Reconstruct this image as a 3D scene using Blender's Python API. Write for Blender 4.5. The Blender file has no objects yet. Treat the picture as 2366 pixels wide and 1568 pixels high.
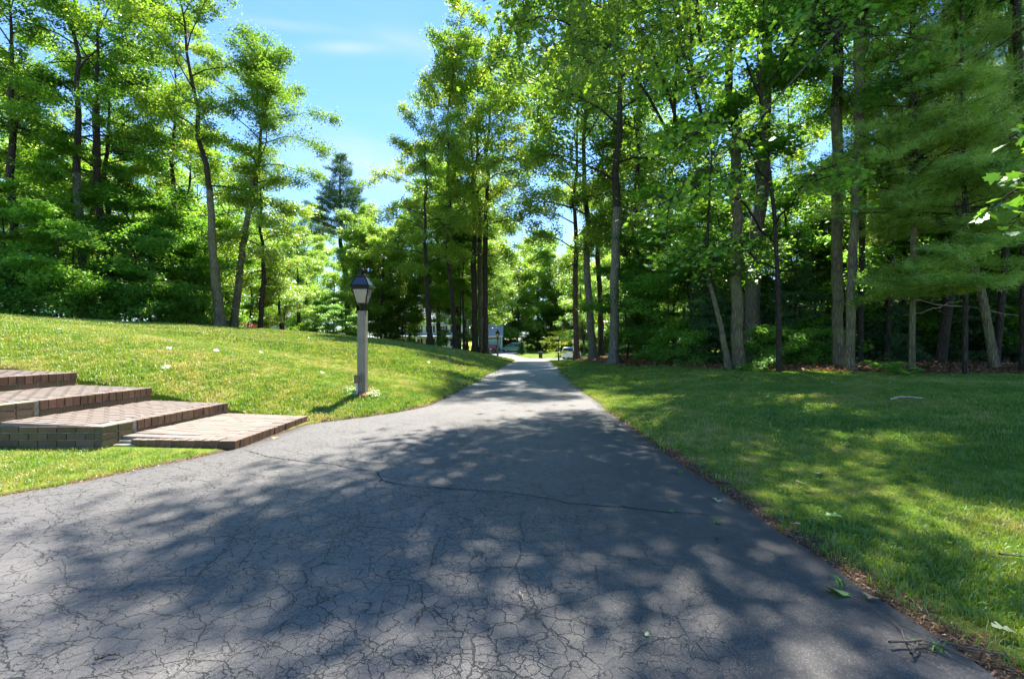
import bpy, math, random
import numpy as np
from mathutils import Vector, Matrix

sc = bpy.context.scene
COL = sc.collection
R = math.radians
PI = math.pi

# ------------------------------------------------------------------ camera, world, sun, exposure
CAM_H = 1.30
F = 1052.0                      # focal length in units of a 2366-wide picture
cam_d = bpy.data.cameras.new('camera')
cam_d.sensor_width = 36.0
cam_d.lens = 16.0
cam_d.clip_start = 0.05
cam_d.clip_end = 2000
cam = bpy.data.objects.new('camera', cam_d)
COL.objects.link(cam)
cam.location = (0, 0, CAM_H)
cam.rotation_euler = (R(90), 0, 0)
sc.camera = cam

SUN_AZ = 12.0                   # degrees right of the view direction
SUN_EL = 60.0
w = bpy.data.worlds.new('World'); sc.world = w; w.use_nodes = True
nt = w.node_tree; nt.nodes.clear()
wo = nt.nodes.new('ShaderNodeOutputWorld')
bg = nt.nodes.new('ShaderNodeBackground'); bg.inputs[1].default_value = 0.15
sky = nt.nodes.new('ShaderNodeTexSky'); sky.sky_type = 'NISHITA'; sky.sun_disc = False
sky.sun_elevation = R(SUN_EL); sky.sun_rotation = R(SUN_AZ)
sky.air_density = 1.0; sky.dust_density = 0.0; sky.ozone_density = 2.2
tc = nt.nodes.new('ShaderNodeTexCoord')
hs = nt.nodes.new('ShaderNodeHueSaturation'); hs.inputs['Saturation'].default_value = 1.05; hs.inputs['Value'].default_value = 1.0
nt.links.new(sky.outputs[0], hs.inputs['Color'])
# thin wispy cirrus, from the view direction
def wmath(op, a, b=None, c=None):
    n = nt.nodes.new('ShaderNodeMath'); n.operation = op
    for i, v in enumerate((a, b, c)):
        if v is None: continue
        if isinstance(v, (int, float)): n.inputs[i].default_value = v
        else: nt.links.new(v, n.inputs[i])
    return n.outputs[0]
sep = nt.nodes.new('ShaderNodeSeparateXYZ'); nt.links.new(tc.outputs['Generated'], sep.inputs[0])
yy = wmath('MAXIMUM', sep.outputs[1], 0.05)
u = wmath('DIVIDE', sep.outputs[0], yy); v = wmath('DIVIDE', sep.outputs[2], yy)
comb = nt.nodes.new('ShaderNodeCombineXYZ')
nt.links.new(wmath('MULTIPLY', wmath('ADD', u, wmath('MULTIPLY', v, 0.55)), 1.6), comb.inputs[0])
nt.links.new(wmath('MULTIPLY', wmath('ADD', v, wmath('MULTIPLY', u, 0.22)), 7.0), comb.inputs[1])
nz = nt.nodes.new('ShaderNodeTexNoise'); nz.inputs['Scale'].default_value = 1.5; nz.inputs['Detail'].default_value = 5; nz.inputs['Roughness'].default_value = .5
nz.inputs['Distortion'].default_value = .5
nt.links.new(comb.outputs[0], nz.inputs['Vector'])
wisp = wmath('MULTIPLY', wmath('MAXIMUM', wmath('SUBTRACT', nz.outputs[0], 0.50), 0.0), 1.5)
def blob(cu, cv, su, sv, slope=0.0, amp=1.0):
    du = wmath('SUBTRACT', u, cu)
    dv = wmath('SUBTRACT', wmath('SUBTRACT', v, cv), wmath('MULTIPLY', du, slope))
    q = wmath('ADD', wmath('POWER', wmath('DIVIDE', du, su), 2.0), wmath('POWER', wmath('DIVIDE', dv, sv), 2.0))
    return wmath('MULTIPLY', wmath('EXPONENT', wmath('MULTIPLY', q, -1.0)), amp)
texd = wmath('ADD', wmath('MULTIPLY', nz.outputs[0], 1.4), 0.15)
cl = wmath('ADD', blob(-.365, .64, .075, .014, -.03, .75), blob(-.33, .39, .13, .05, -.25, .55))
cl = wmath('ADD', cl, blob(-.50, .69, .12, .012, -.12, .3))
cl = wmath('ADD', cl, blob(-.22, .65, .10, .03, -.25, .3))
cl = wmath('ADD', wmath('MULTIPLY', cl, texd), wmath('MULTIPLY', wisp, .35))
cl = wmath('MINIMUM', cl, .8)
hz = wmath('MULTIPLY', wmath('MAXIMUM', wmath('SUBTRACT', 0.45, v), 0.0), .55)
cl2 = wmath('MINIMUM', wmath('ADD', cl, hz), .85)
mx = nt.nodes.new('ShaderNodeMix'); mx.data_type = 'RGBA'
nt.links.new(cl2, mx.inputs[0]); tn = nt.nodes.new('ShaderNodeMix'); tn.data_type = 'RGBA'; tn.blend_type = 'MULTIPLY'; tn.inputs[0].default_value = 1; tn.inputs[7].default_value = (.185, .225, .262, 1)
nt.links.new(hs.outputs[0], tn.inputs[6]); nt.links.new(tn.outputs[2], mx.inputs[6]); mx.inputs[7].default_value = (.70, .80, .92, 1)
nt.links.new(mx.outputs[2], bg.inputs[0]); nt.links.new(bg.outputs[0], wo.inputs[0])

sun_d = bpy.data.lights.new('sun', 'SUN'); sun_d.energy = 2.1; sun_d.angle = R(0.7); sun_d.color = (1.0, .95, .84)
sun = bpy.data.objects.new('sun', sun_d); COL.objects.link(sun)
sdir = Vector((math.sin(R(SUN_AZ))*math.cos(R(SUN_EL)), math.cos(R(SUN_AZ))*math.cos(R(SUN_EL)), math.sin(R(SUN_EL))))
sun.rotation_euler = sdir.to_track_quat('Z', 'Y').to_euler()
sun.location = (0, 0, 40)

vs = sc.view_settings
sc.display_settings.display_device = 'sRGB'
vs.view_transform = 'Standard'; vs.look = 'None'; vs.gamma = 1.0; vs.use_curve_mapping = False
vs.exposure = 3.1
sc.render.engine = 'CYCLES'
cy = sc.cycles
cy.max_bounces = 8; cy.diffuse_bounces = 6; cy.glossy_bounces = 3; cy.transmission_bounces = 6; cy.transparent_max_bounces = 6
cy.use_adaptive_sampling = True; cy.adaptive_threshold = 0.02
cy.use_denoising = True
try: cy.denoising_prefilter = 'ACCURATE'
except Exception: pass

# ------------------------------------------------------------------ helpers
def at(px, py, Y):
    return Vector(((px-1183.0)/F*Y, Y, CAM_H-(py-784.0)/F*Y))

def tag(o, label=None, cat=None, group=None, kind=None):
    if label: o['label'] = label
    if cat: o['category'] = cat
    if group: o['group'] = group
    if kind: o['kind'] = kind
    return o

def empty(name, loc, rz=0.0):
    o = bpy.data.objects.new(name, None); COL.objects.link(o)
    o.location = loc; o.rotation_euler = (0, 0, rz); o.empty_display_size = .2
    return o

def link(name, me, parent=None, loc=None):
    o = bpy.data.objects.new(name, me); COL.objects.link(o)
    if parent is not None: o.parent = parent
    if loc is not None: o.location = loc
    return o

def np_mesh(name, V, Fc, mats=(), smooth=False, attrs=None, mat_idx=None):
    """V (n,3), Fc (m,k) with one k, or list of such arrays"""
    if not isinstance(Fc, (list, tuple)): Fc = [Fc]
    Fc = [np.asarray(f, dtype=np.int32) for f in Fc if len(f)]
    me = bpy.data.meshes.new(name)
    V = np.asarray(V, dtype=np.float32)
    me.vertices.add(len(V)); me.vertices.foreach_set('co', V.ravel())
    nl = sum(f.size for f in Fc); npoly = sum(len(f) for f in Fc)
    me.loops.add(nl); me.loops.foreach_set('vertex_index', np.concatenate([f.ravel() for f in Fc]))
    me.polygons.add(npoly)
    tot = np.concatenate([np.full(len(f), f.shape[1], dtype=np.int32) for f in Fc])
    st = np.concatenate([[0], np.cumsum(tot)[:-1]]).astype(np.int32)
    me.polygons.foreach_set('loop_start', st)
    me.polygons.foreach_set('loop_total', tot)
    if smooth: me.polygons.foreach_set('use_smooth', np.ones(npoly, dtype=bool))
    if mat_idx is not None: me.polygons.foreach_set('material_index', np.asarray(mat_idx, dtype=np.int32))
    for m in mats: me.materials.append(m)
    if attrs:
        for k, a in attrs.items():
            at_ = me.attributes.new(k, 'FLOAT', 'POINT'); at_.data.foreach_set('value', np.asarray(a, dtype=np.float32))
    me.update(calc_edges=True)
    return me

class MB:
    """collects simple solids into one mesh"""
    def __init__(s): s.v = []; s.f = []; s.m = []
    def add(s, v, f, m=0):
        b = len(s.v); s.v += [tuple(p) for p in v]; s.f += [tuple(i+b for i in q) for q in f]; s.m += [m]*len(f)
    def box(s, x0, y0, z0, x1, y1, z1, m=0, mtop=None):
        v = [(x0,y0,z0),(x1,y0,z0),(x1,y1,z0),(x0,y1,z0),(x0,y0,z1),(x1,y0,z1),(x1,y1,z1),(x0,y1,z1)]
        f = [(0,3,2,1),(0,1,5,4),(1,2,6,5),(2,3,7,6),(3,0,4,7)]
        s.add(v, f, m); b = len(s.v)-8
        s.f.append((b+4,b+5,b+6,b+7)); s.m.append(m if mtop is None else mtop)
    def frustum(s, c, a0, a1, z0, z1, m=0, cap=True):
        v = [(c[0]+sx*a0, c[1]+sy*a0, z0) for sx, sy in ((-1,-1),(1,-1),(1,1),(-1,1))] + [(c[0]+sx*a1, c[1]+sy*a1, z1) for sx, sy in ((-1,-1),(1,-1),(1,1),(-1,1))]
        f = [(0,1,5,4),(1,2,6,5),(2,3,7,6),(3,0,4,7)]
        if cap: f += [(3,2,1,0),(4,5,6,7)]
        s.add(v, f, m)
    def prism(s, prof, y0, y1, m=0, axis='y'):
        n = len(prof); v = []
        for yv in (y0, y1):
            for a, b in prof:
                v.append((a, yv, b) if axis == 'y' else (yv, a, b))
        f = [tuple(range(n))[::-1], tuple(range(n, 2*n))] + [(i, (i+1) % n, n+(i+1) % n, n+i) for i in range(n)]
        s.add(v, f, m)
    def cyl(s, p0, p1, r0, r1=None, n=10, m=0):
        if r1 is None: r1 = r0
        p0 = Vector(p0); p1 = Vector(p1); d = (p1-p0).normalized()
        a = d.orthogonal().normalized(); b = d.cross(a)
        v = [p0+(a*math.cos(2*PI*i/n)+b*math.sin(2*PI*i/n))*r0 for i in range(n)] + [p1+(a*math.cos(2*PI*i/n)+b*math.sin(2*PI*i/n))*r1 for i in range(n)]
        f = [(i, (i+1) % n, n+(i+1) % n, n+i) for i in range(n)] + [tuple(range(n))[::-1], tuple(range(n, 2*n))]
        s.add(v, f, m)
    def lathe(s, prof, c=(0,0,0), n=12, m=0):
        v = []; f = []
        for r, z in prof:
            for i in range(n): v.append((c[0]+r*math.cos(2*PI*i/n), c[1]+r*math.sin(2*PI*i/n), c[2]+z))
        for k in range(len(prof)-1):
            for i in range(n): f.append((k*n+i, k*n+(i+1) % n, (k+1)*n+(i+1) % n, (k+1)*n+i))
        s.add(v, f, m)
    def mesh(s, name, mats, smooth=False):
        me = bpy.data.meshes.new(name); me.from_pydata(s.v, [], s.f)
        for m in mats: me.materials.append(m)
        me.polygons.foreach_set('material_index', s.m)
        if smooth: me.polygons.foreach_set('use_smooth', [True]*len(s.f))
        me.update(); return me
    def build(s, name, mats, parent=None, bevel=0, smooth=False):
        if not isinstance(mats, (list, tuple)): mats = [mats]
        o = link(name, s.mesh(name, mats, smooth), parent)
        if bevel:
            b = o.modifiers.new('bevel', 'BEVEL'); b.width = bevel; b.segments = 1; b.limit_method = 'ANGLE'
        return o

# ------------------------------------------------------------------ materials
class NT:
    def __init__(s, name):
        s.mat = bpy.data.materials.new(name); s.mat.use_nodes = True
        s.t = s.mat.node_tree; s.t.nodes.clear()
        s.out = s.t.nodes.new('ShaderNodeOutputMaterial')
    def n(s, typ, **kw):
        x = s.t.nodes.new('ShaderNode'+typ)
        for k, v in kw.items(): setattr(x, k, v)
        return x
    def l(s, a, b): s.t.links.new(a, b)
    def set(s, node, key, val):
        if isinstance(val, (int, float, tuple, list)): node.inputs[key].default_value = val
        else: s.l(val, node.inputs[key])
    def math(s, op, a, b=None, c=None, clamp=False):
        n = s.n('Math', operation=op); n.use_clamp = clamp
        for i, v in enumerate((a, b, c)):
            if v is not None: s.set(n, i, v)
        return n.outputs[0]
    def pos(s): return s.n('NewGeometry').outputs['Position']
    def obj(s): return s.n('TexCoord').outputs['Object']
    def mapping(s, vec, scale=(1,1,1), rot=(0,0,0)):
        m = s.n('Mapping'); s.l(vec, m.inputs[0]); m.inputs['Scale'].default_value = scale; m.inputs['Rotation'].default_value = rot
        return m.outputs[0]
    def noise(s, vec, scale, detail=3, rough=.55, dist=0.0):
        n = s.n('TexNoise'); s.l(vec, n.inputs['Vector']); n.inputs['Scale'].default_value = scale
        n.inputs['Detail'].default_value = detail; n.inputs['Roughness'].default_value = rough; n.inputs['Distortion'].default_value = dist
        return n.outputs[0]
    def vor(s, vec, scale, feature='F1', rnd=1.0):
        n = s.n('TexVoronoi', feature=feature); s.l(vec, n.inputs['Vector']); n.inputs['Scale'].default_value = scale
        n.inputs['Randomness'].default_value = rnd
        return n
    def ramp(s, fac, stops):
        r = s.n('ValToRGB'); s.l(fac, r.inputs[0]); e = r.color_ramp.elements
        while len(e) < len(stops): e.new(.5)
        for i, (p, c) in enumerate(stops): e[i].position = p; e[i].color = (c[0], c[1], c[2], 1) if not isinstance(c, (int, float)) else (c, c, c, 1)
        return r.outputs[0]
    def mix(s, fac, a, b, blend='MIX'):
        m = s.n('Mix', data_type='RGBA', blend_type=blend)
        s.set(m, 0, fac)
        s.set(m, 6, (a[0], a[1], a[2], 1) if isinstance(a, tuple) else a)
        s.set(m, 7, (b[0], b[1], b[2], 1) if isinstance(b, tuple) else b)
        return m.outputs[2]
    def bump(s, h, strength=.5, dist=.01, normal=None):
        b = s.n('Bump'); s.l(h, b.inputs['Height']); b.inputs['Strength'].default_value = strength; b.inputs['Distance'].default_value = dist
        if normal is not None: s.l(normal, b.inputs['Normal'])
        return b.outputs[0]
    def princ(s, col, rough=.6, metal=0, normal=None, spec=.5, **kw):
        p = s.n('BsdfPrincipled')
        s.set(p, 'Base Color', (col[0], col[1], col[2], 1) if isinstance(col, tuple) else col)
        s.set(p, 'Roughness', rough); s.set(p, 'Metallic', metal)
        p.inputs['Specular IOR Level'].default_value = spec
        if normal is not None: s.l(normal, p.inputs['Normal'])
        for k, v in kw.items(): s.set(p, k, v)
        s.l(p.outputs[0], s.out.inputs[0]); return p

def simple(name, col, rough=.6, metal=0, spec=.5, var=.15, scale=8, bump=.0):
    m = NT(name); o = m.obj()
    nz_ = m.noise(o, scale, 4)
    c0 = tuple(c*(1-var) for c in col); c1 = tuple(min(1, c*(1+var)) for c in col)
    c = m.ramp(nz_, [(.3, c0), (.7, c1)])
    nm = m.bump(nz_, bump, .01) if bump else None
    m.princ(c, rough, metal, nm, spec)
    return m.mat

def leaf_mat(name, stops, trans=1.6, gloss=.06, rough=.42, tcol=(1.15, 1.05, .45), obj_var=.45):
    """stops: colours of the leaf for the per-leaf 'tint' attribute"""
    m = NT(name)
    a = m.n('Attribute'); a.attribute_name = 'tint'
    oi = m.n('ObjectInfo')
    f = m.math('ADD', a.outputs['Fac'], m.math('MULTIPLY', m.math('SUBTRACT', oi.outputs['Random'], .5), obj_var), clamp=True)
    c = m.ramp(f, stops)
    tc_ = m.mix(1.0, c, tuple(x*trans for x in tcol), 'MULTIPLY')
    d = m.n('BsdfDiffuse'); m.l(c, d.inputs[0])
    t = m.n('BsdfTranslucent'); m.l(tc_, t.inputs[0])
    ad = m.n('AddShader'); m.l(d.outputs[0], ad.inputs[0]); m.l(t.outputs[0], ad.inputs[1])
    g = m.n('BsdfGlossy'); g.inputs['Roughness'].default_value = rough; g.inputs['Color'].default_value = (.9, 1, .95, 1)
    mxs = m.n('MixShader'); mxs.inputs[0].default_value = gloss
    m.l(ad.outputs[0], mxs.inputs[1]); m.l(g.outputs[0], mxs.inputs[2]); m.l(mxs.outputs[0], m.out.inputs[0])
    return m.mat

M = {}
M['leaf_oak'] = leaf_mat('oak_leaf', [(0, (.028, .068, .012)), (.5, (.070, .130, .018)), (.9, (.14, .20, .028)), (1, (.21, .18, .035))], trans=1.7)
M['leaf_maple'] = leaf_mat('maple_leaf', [(0, (.024, .068, .012)), (.5, (.058, .130, .017)), (1, (.13, .21, .024))], trans=1.8)
M['leaf_pale'] = leaf_mat('pale_leaf', [(0, (.06, .11, .02)), (.6, (.11, .17, .03)), (1, (.17, .22, .05))], trans=1.7, gloss=.09)
M['leaf_under'] = leaf_mat('understory_leaf', [(0, (.040, .10, .018)), (.5, (.075, .165, .026)), (1, (.13, .23, .032))], trans=1.9, gloss=.09)
M['leaf_far'] = leaf_mat('far_leaf', [(0, (.045, .095, .018)), (.5, (.085, .155, .022)), (1, (.125, .195, .028))], trans=1.8, gloss=.08)
M['leaf_yellow'] = leaf_mat('yellow_green_leaf', [(0, (.14, .19, .02)), (1, (.27, .30, .04))], trans=1.8, obj_var=0)
M['needle'] = leaf_mat('pine_needle', [(0, (.055, .115, .015)), (.6, (.11, .19, .022)), (1, (.20, .27, .05))], trans=1.1, gloss=.06)
M['hemlock'] = leaf_mat('hemlock_needle', [(0, (.018, .050, .015)), (1, (.045, .105, .026))], trans=1.1, gloss=.05)
M['spruce'] = leaf_mat('far_pine_needle', [(0, (.022, .058, .018)), (1, (.055, .11, .028))], trans=.8, gloss=.05)
M['petal'] = leaf_mat('petal', [(0, (.55, .03, .10)), (.5, (.65, .12, .2)), (.55, (.55, .42, .40)), (1, (.62, .55, .50))], trans=.3, tcol=(1, 1, 1), gloss=.03)

def bark(name, c0, c1, moss=None, scale=1.0, mossamt=.5):
    m = NT(name); p = m.obj()
    mp = m.mapping(p, (9*scale, 9*scale, 1.6*scale))
    n1 = m.noise(mp, 2.2, 6, .65, .6)
    vr = m.vor(m.mapping(p, (16*scale, 16*scale, 2.6*scale)), 1.2, 'DISTANCE_TO_EDGE')
    ridge = m.math('MULTIPLY', vr.outputs['Distance'], 2.6, clamp=True)
    h = m.math('ADD', m.math('MULTIPLY', ridge, .7), m.math('MULTIPLY', n1, .5))
    c = m.ramp(h, [(.15, tuple(x*.45 for x in c0)), (.5, c0), (.95, c1)])
    big = m.noise(p, .9, 3)
    c = m.mix(m.math('MULTIPLY', m.math('SUBTRACT', big, .5, clamp=True), 1.5), c, tuple(x*1.35 for x in c1))
    if moss:
        g = m.noise(p, 2.1, 4)
        c = m.mix(m.ramp(g, [(.5-.12*mossamt, 0.0), (.72, mossamt)]), c, moss)
    nm = m.bump(h, .9, .035)
    m.princ(c, .9, 0, nm, .2)
    return m.mat
M['bark_grey'] = bark('grey_oak_bark', (.12, .10, .076), (.23, .20, .16), (.10, .12, .05))
M['bark_dark'] = bark('dark_bark', (.048, .036, .028), (.085, .065, .05), (.05, .06, .03), mossamt=.3)
M['bark_red'] = bark('reddish_pine_bark', (.11, .066, .05), (.17, .11, .09))
M['bark_pale'] = bark('pale_bark', (.17, .148, .112), (.30, .265, .21), (.15, .15, .08))
M['bark_moss'] = bark('lichen_spotted_bark', (.14, .11, .072), (.26, .215, .145), (.20, .21, .09), mossamt=.75)

# lawn colours, shared by the soil sheet and by the blades
def grass_fac(m):
    p = m.pos()
    big = m.noise(p, .55, 4, .6)
    mid = m.noise(p, 2.6, 3, .6)
    sm = m.noise(p, 8.5, 4, .7)
    f = m.math('ADD', m.math('MULTIPLY', big, .45), m.math('ADD', m.math('MULTIPLY', mid, .33), m.math('MULTIPLY', sm, .22)))
    f = m.math('ADD', m.math('MULTIPLY', m.math('SUBTRACT', f, .5), 1.8), .485)
    sx = m.n('SeparateXYZ'); m.l(p, sx.inputs[0])
    # the open left bank is drier than the shaded right lawn
    left = m.math('MULTIPLY', m.math('SUBTRACT', .5, m.math('MULTIPLY', sx.outputs[0], .12), clamp=True), .07)
    return m.math('ADD', f, left)

def mk_blade():
    m = NT('grass_blade')
    f = grass_fac(m)
    a = m.n('Attribute'); a.attribute_name = 'tint'
    f2 = m.math('ADD', f, m.math('MULTIPLY', m.math('SUBTRACT', a.outputs['Fac'], .5), .22))
    c = m.ramp(f2, [(.34, (.095, .20, .013)), (.48, (.17, .28, .02)), (.58, (.23, .30, .035)), (.70, (.38, .35, .12)), (.82, (.46, .39, .21))])
    d = m.n('BsdfDiffuse'); m.l(c, d.inputs[0])
    t = m.n('BsdfTranslucent'); m.l(m.mix(1.0, c, (1.2, 1.15, .5), 'MULTIPLY'), t.inputs[0])
    ms = m.n('MixShader'); ms.inputs[0].default_value = .45
    m.l(d.outputs[0], ms.inputs[1]); m.l(t.outputs[0], ms.inputs[2])
    g = m.n('BsdfGlossy'); g.inputs['Roughness'].default_value = .45; g.inputs[0].default_value = (.8, .9, .8, 1)
    m2 = m.n('MixShader'); m2.inputs[0].default_value = .06
    m.l(ms.outputs[0], m2.inputs[1]); m.l(g.outputs[0], m2.inputs[2]); m.l(m2.outputs[0], m.out.inputs[0])
    return m.mat
M['blade'] = mk_blade()
M['weed'] = simple('weed_blade', (.11, .24, .03), .6, var=.4, scale=20)

def mk_ground():
    m = NT('lawn_soil')
    p = m.pos(); f = grass_fac(m)
    fine = m.noise(p, 60, 3, .7)
    f2 = m.math('ADD', f, m.math('MULTIPLY', m.math('SUBTRACT', fine, .5), .35))
    g = m.ramp(f2, [(.36, (.065, .12, .012)), (.50, (.11, .17, .016)), (.62, (.17, .19, .03)), (.74, (.26, .23, .09)), (.84, (.30, .24, .14))])
    dirt = m.ramp(m.noise(p, 25, 4, .7), [(.3, (.05, .035, .022)), (.7, (.13, .09, .06))])
    a = m.n('Attribute'); a.attribute_name = 'dirt'
    dn = m.noise(p, 6, 3)
    df = m.math('MULTIPLY', m.math('ADD', a.outputs['Fac'], m.math('SUBTRACT', dn, .55)), 2.2, clamp=True)
    c = m.mix(df, g, dirt)
    nm = m.bump(m.noise(p, 40, 4, .7), .7, .03)
    m.princ(c, .95, 0, nm, .1)
    return m.mat
M['ground'] = mk_ground()

def mk_asphalt():
    m = NT('cracked_sealed_asphalt')
    p = m.pos(); sx = m.n('SeparateXYZ'); m.l(p, sx.inputs[0])
    X, Y = sx.outputs[0], sx.outputs[1]
    wob = m.n('TexNoise'); m.l(p, wob.inputs['Vector']); wob.inputs['Scale'].default_value = 5; wob.inputs['Detail'].default_value = 4; wob.inputs['Roughness'].default_value = .65
    off = m.n('VectorMath', operation='SCALE'); m.l(wob.outputs['Color'], off.inputs[0]); off.inputs['Scale'].default_value = .055
    pv = m.n('VectorMath', operation='ADD'); m.l(p, pv.inputs[0]); m.l(off.outputs[0], pv.inputs[1])
    wb2 = m.n('TexNoise'); m.l(p, wb2.inputs['Vector']); wb2.inputs['Scale'].default_value = 24; wb2.inputs['Detail'].default_value = 3
    of2 = m.n('VectorMath', operation='SCALE'); m.l(wb2.outputs['Color'], of2.inputs[0]); of2.inputs['Scale'].default_value = .045
    pv2 = m.n('VectorMath', operation='ADD'); m.l(pv.outputs[0], pv2.inputs[0]); m.l(of2.outputs[0], pv2.inputs[1]); pv = pv2
    v1 = m.vor(pv.outputs[0], 11.0, 'DISTANCE_TO_EDGE').outputs['Distance']
    v2 = m.vor(pv.outputs[0], 21.0, 'DISTANCE_TO_EDGE').outputs['Distance']
    vbig = m.vor(pv.outputs[0], 2.3, 'DISTANCE_TO_EDGE').outputs['Distance']
    patch = m.noise(p, .8, 3)
    # alligator cracking is worst left of the centre line, close to the house
    am = m.math('SUBTRACT', 1.15, m.math('MULTIPLY', m.math('ADD', X, .6), .55))
    am = m.math('MULTIPLY', m.math('MINIMUM', am, 1.15), m.math('SUBTRACT', 1.35, m.math('MULTIPLY', Y, .115), clamp=True), clamp=True)
    am = m.math('MULTIPLY', am, m.math('ADD', .35, m.math('MULTIPLY', patch, 1.3)), clamp=True)
    brk = m.ramp(m.noise(p, 3.6, 4, .62), [(.33, 0.0), (.50, 1.0)])
    wd1 = m.math('MULTIPLY', m.math('MULTIPLY', am, brk), .028)
    k1 = m.math('SUBTRACT', 1.0, m.math('DIVIDE', v1, m.math('ADD', wd1, .0005)), clamp=True)
    wd2 = m.math('MULTIPLY', m.math('MULTIPLY', am, m.ramp(m.noise(p, 2.1, 3), [(.40, 0.0), (.58, 1.0)])), .036)
    k2 = m.math('MULTIPLY', m.math('SUBTRACT', 1.0, m.math('DIVIDE', v2, m.math('ADD', wd2, .0005)), clamp=True), .8)
    wdb = m.math('MULTIPLY', m.math('MULTIPLY', am, brk), .010)
    kb = m.math('SUBTRACT', 1.0, m.math('DIVIDE', vbig, m.math('ADD', wdb, .0004)), clamp=True)
    k = m.math('MAXIMUM', m.math('MAXIMUM', k1, k2), kb)
    k = m.math('POWER', k, .5)
    grit = m.noise(p, 115, 3, .9)
    fl = m.noise(p, 60, 3, .9)
    streak = m.noise(m.mapping(p, (1, .35, 1), (0, 0, R(8))), 5, 4, .6)
    base = m.ramp(m.math('ADD', m.math('MULTIPLY', streak, .5), m.math('MULTIPLY', m.noise(p, .6, 3), .5)), [(.35, (.056, .049, .045)), (.65, (.090, .080, .074))])
    base = m.mix(m.ramp(grit, [(.52, 0.0), (.68, .9)]), base, (.30, .275, .265))
    base = m.mix(m.ramp(fl, [(.54, 0.0), (.72, .8)]), base, (.025, .023, .023))
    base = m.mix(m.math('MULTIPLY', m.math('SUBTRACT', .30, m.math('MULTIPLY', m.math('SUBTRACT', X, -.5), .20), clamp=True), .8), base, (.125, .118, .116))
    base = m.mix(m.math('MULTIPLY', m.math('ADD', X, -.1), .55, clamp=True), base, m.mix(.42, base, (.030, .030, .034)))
    # far stretch is older and paler
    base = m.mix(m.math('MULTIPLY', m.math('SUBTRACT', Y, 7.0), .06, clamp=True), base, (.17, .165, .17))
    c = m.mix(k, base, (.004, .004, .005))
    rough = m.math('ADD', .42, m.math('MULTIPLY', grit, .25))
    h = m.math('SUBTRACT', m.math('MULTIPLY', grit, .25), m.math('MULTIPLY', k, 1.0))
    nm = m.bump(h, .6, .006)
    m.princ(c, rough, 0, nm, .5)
    return m.mat
M['asphalt'] = mk_asphalt()
M['street'] = simple('pale_street_asphalt', (.21, .20, .205), .8, var=.2, scale=2)
M['crack'] = simple('open_crack', (.012, .011, .010), .95, var=.4, scale=30)

def mk_brick(name, c0, c1, moss, mossamt, rough=.85, eff=(.3, .28, .25), effamt=.15):
    m = NT(name); o = m.pos(); oi = m.n('ObjectInfo')
    r = m.math('ADD', m.math('MULTIPLY', oi.outputs['Random'], .6), m.math('MULTIPLY', m.noise(o, 9, 4), .5))
    c = m.ramp(r, [(.15, c0), (.5, tuple((a+b)/2 for a, b in zip(c0, c1))), (.9, c1)])
    c = m.mix(m.ramp(m.noise(o, 5, 4, .65), [(.45, 0.0), (.7, mossamt)]), c, moss)
    c = m.mix(m.ramp(m.noise(o, 33, 3, .7), [(.55, 0.0), (.75, effamt)]), c, eff)
    nm = m.bump(m.noise(o, 70, 4, .7), .6, .004)
    m.princ(c, rough, 0, nm, .25)
    return m.mat
M['brick'] = mk_brick('weathered_shaded_brick', (.085, .046, .030), (.185, .098, .062), (.095, .082, .028), .6)  # brick sides: wear, moss and the shade on them painted dark
M['brick_low'] = mk_brick('mossy_shaded_brick', (.085, .055, .036), (.17, .11, .07), (.085, .085, .026), .9)  # lower side bricks: moss plus painted shade
M['paver'] = mk_brick('bleached_sunlit_paver', (.165, .13, .108), (.235, .19, .162), (.215, .19, .17), .5, .8, (.25, .235, .225), .35)  # same brick on top: bleached, with the sunlit tone in its colour
M['mortar'] = simple('mortar', (.24, .22, .17), .95, var=.35, scale=14, bump=.5)
M['mortar_top'] = simple('mortar_on_top', (.19, .16, .145), .95, var=.2, scale=14, bump=.3)

def mk_wood():
    m = NT('weathered_post_wood'); o = m.obj()
    n1 = m.noise(m.mapping(o, (60, 60, 3)), 1.5, 5, .65, .3)
    n2 = m.noise(o, 4, 3)
    c = m.ramp(m.math('ADD', m.math('MULTIPLY', n1, .75), m.math('MULTIPLY', n2, .25)), [(.3, (.11, .092, .064)), (.5, (.22, .19, .14)), (.7, (.34, .30, .225))])
    c = m.mix(m.ramp(m.noise(o, 2.3, 3), [(.5, 0.0), (.75, .45)]), c, (.12, .12, .07))
    m.princ(c, .85, 0, m.bump(n1, .6, .006), .3)
    return m.mat
M['wood'] = mk_wood()
M['iron'] = simple('black_lantern_metal', (.018, .019, .021), .28, .6, var=.3, scale=14)
M['roofglass'] = simple('dark_glazed_roof_panel', (.015, .02, .03), .08, .0, 1.0, var=.2)
M['frost'] = None
def mk_glass(name, col, rough, alpha):
    m = NT(name); 
    g = m.n('BsdfGlossy'); g.inputs['Roughness'].default_value = .05
    d = m.n('BsdfTranslucent'); d.inputs[0].default_value = (*col, 1)
    df = m.n('BsdfDiffuse'); n_ = m.noise(m.mapping(m.obj(), (30, 30, 6)), 1, 4); m.l(m.ramp(n_, [(.3, tuple(x*.6 for x in col)), (.7, col)]), df.inputs[0])
    t = m.n('BsdfTransparent')
    a = m.n('MixShader'); a.inputs[0].default_value = .5; m.l(d.outputs[0], a.inputs[1]); m.l(df.outputs[0], a.inputs[2])
    b = m.n('MixShader'); b.inputs[0].default_value = alpha; m.l(t.outputs[0], b.inputs[1]); m.l(a.outputs[0], b.inputs[2])
    c = m.n('MixShader'); c.inputs[0].default_value = .12; m.l(b.outputs[0], c.inputs[1]); m.l(g.outputs[0], c.inputs[2])
    m.l(c.outputs[0], m.out.inputs[0]); return m.mat
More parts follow.
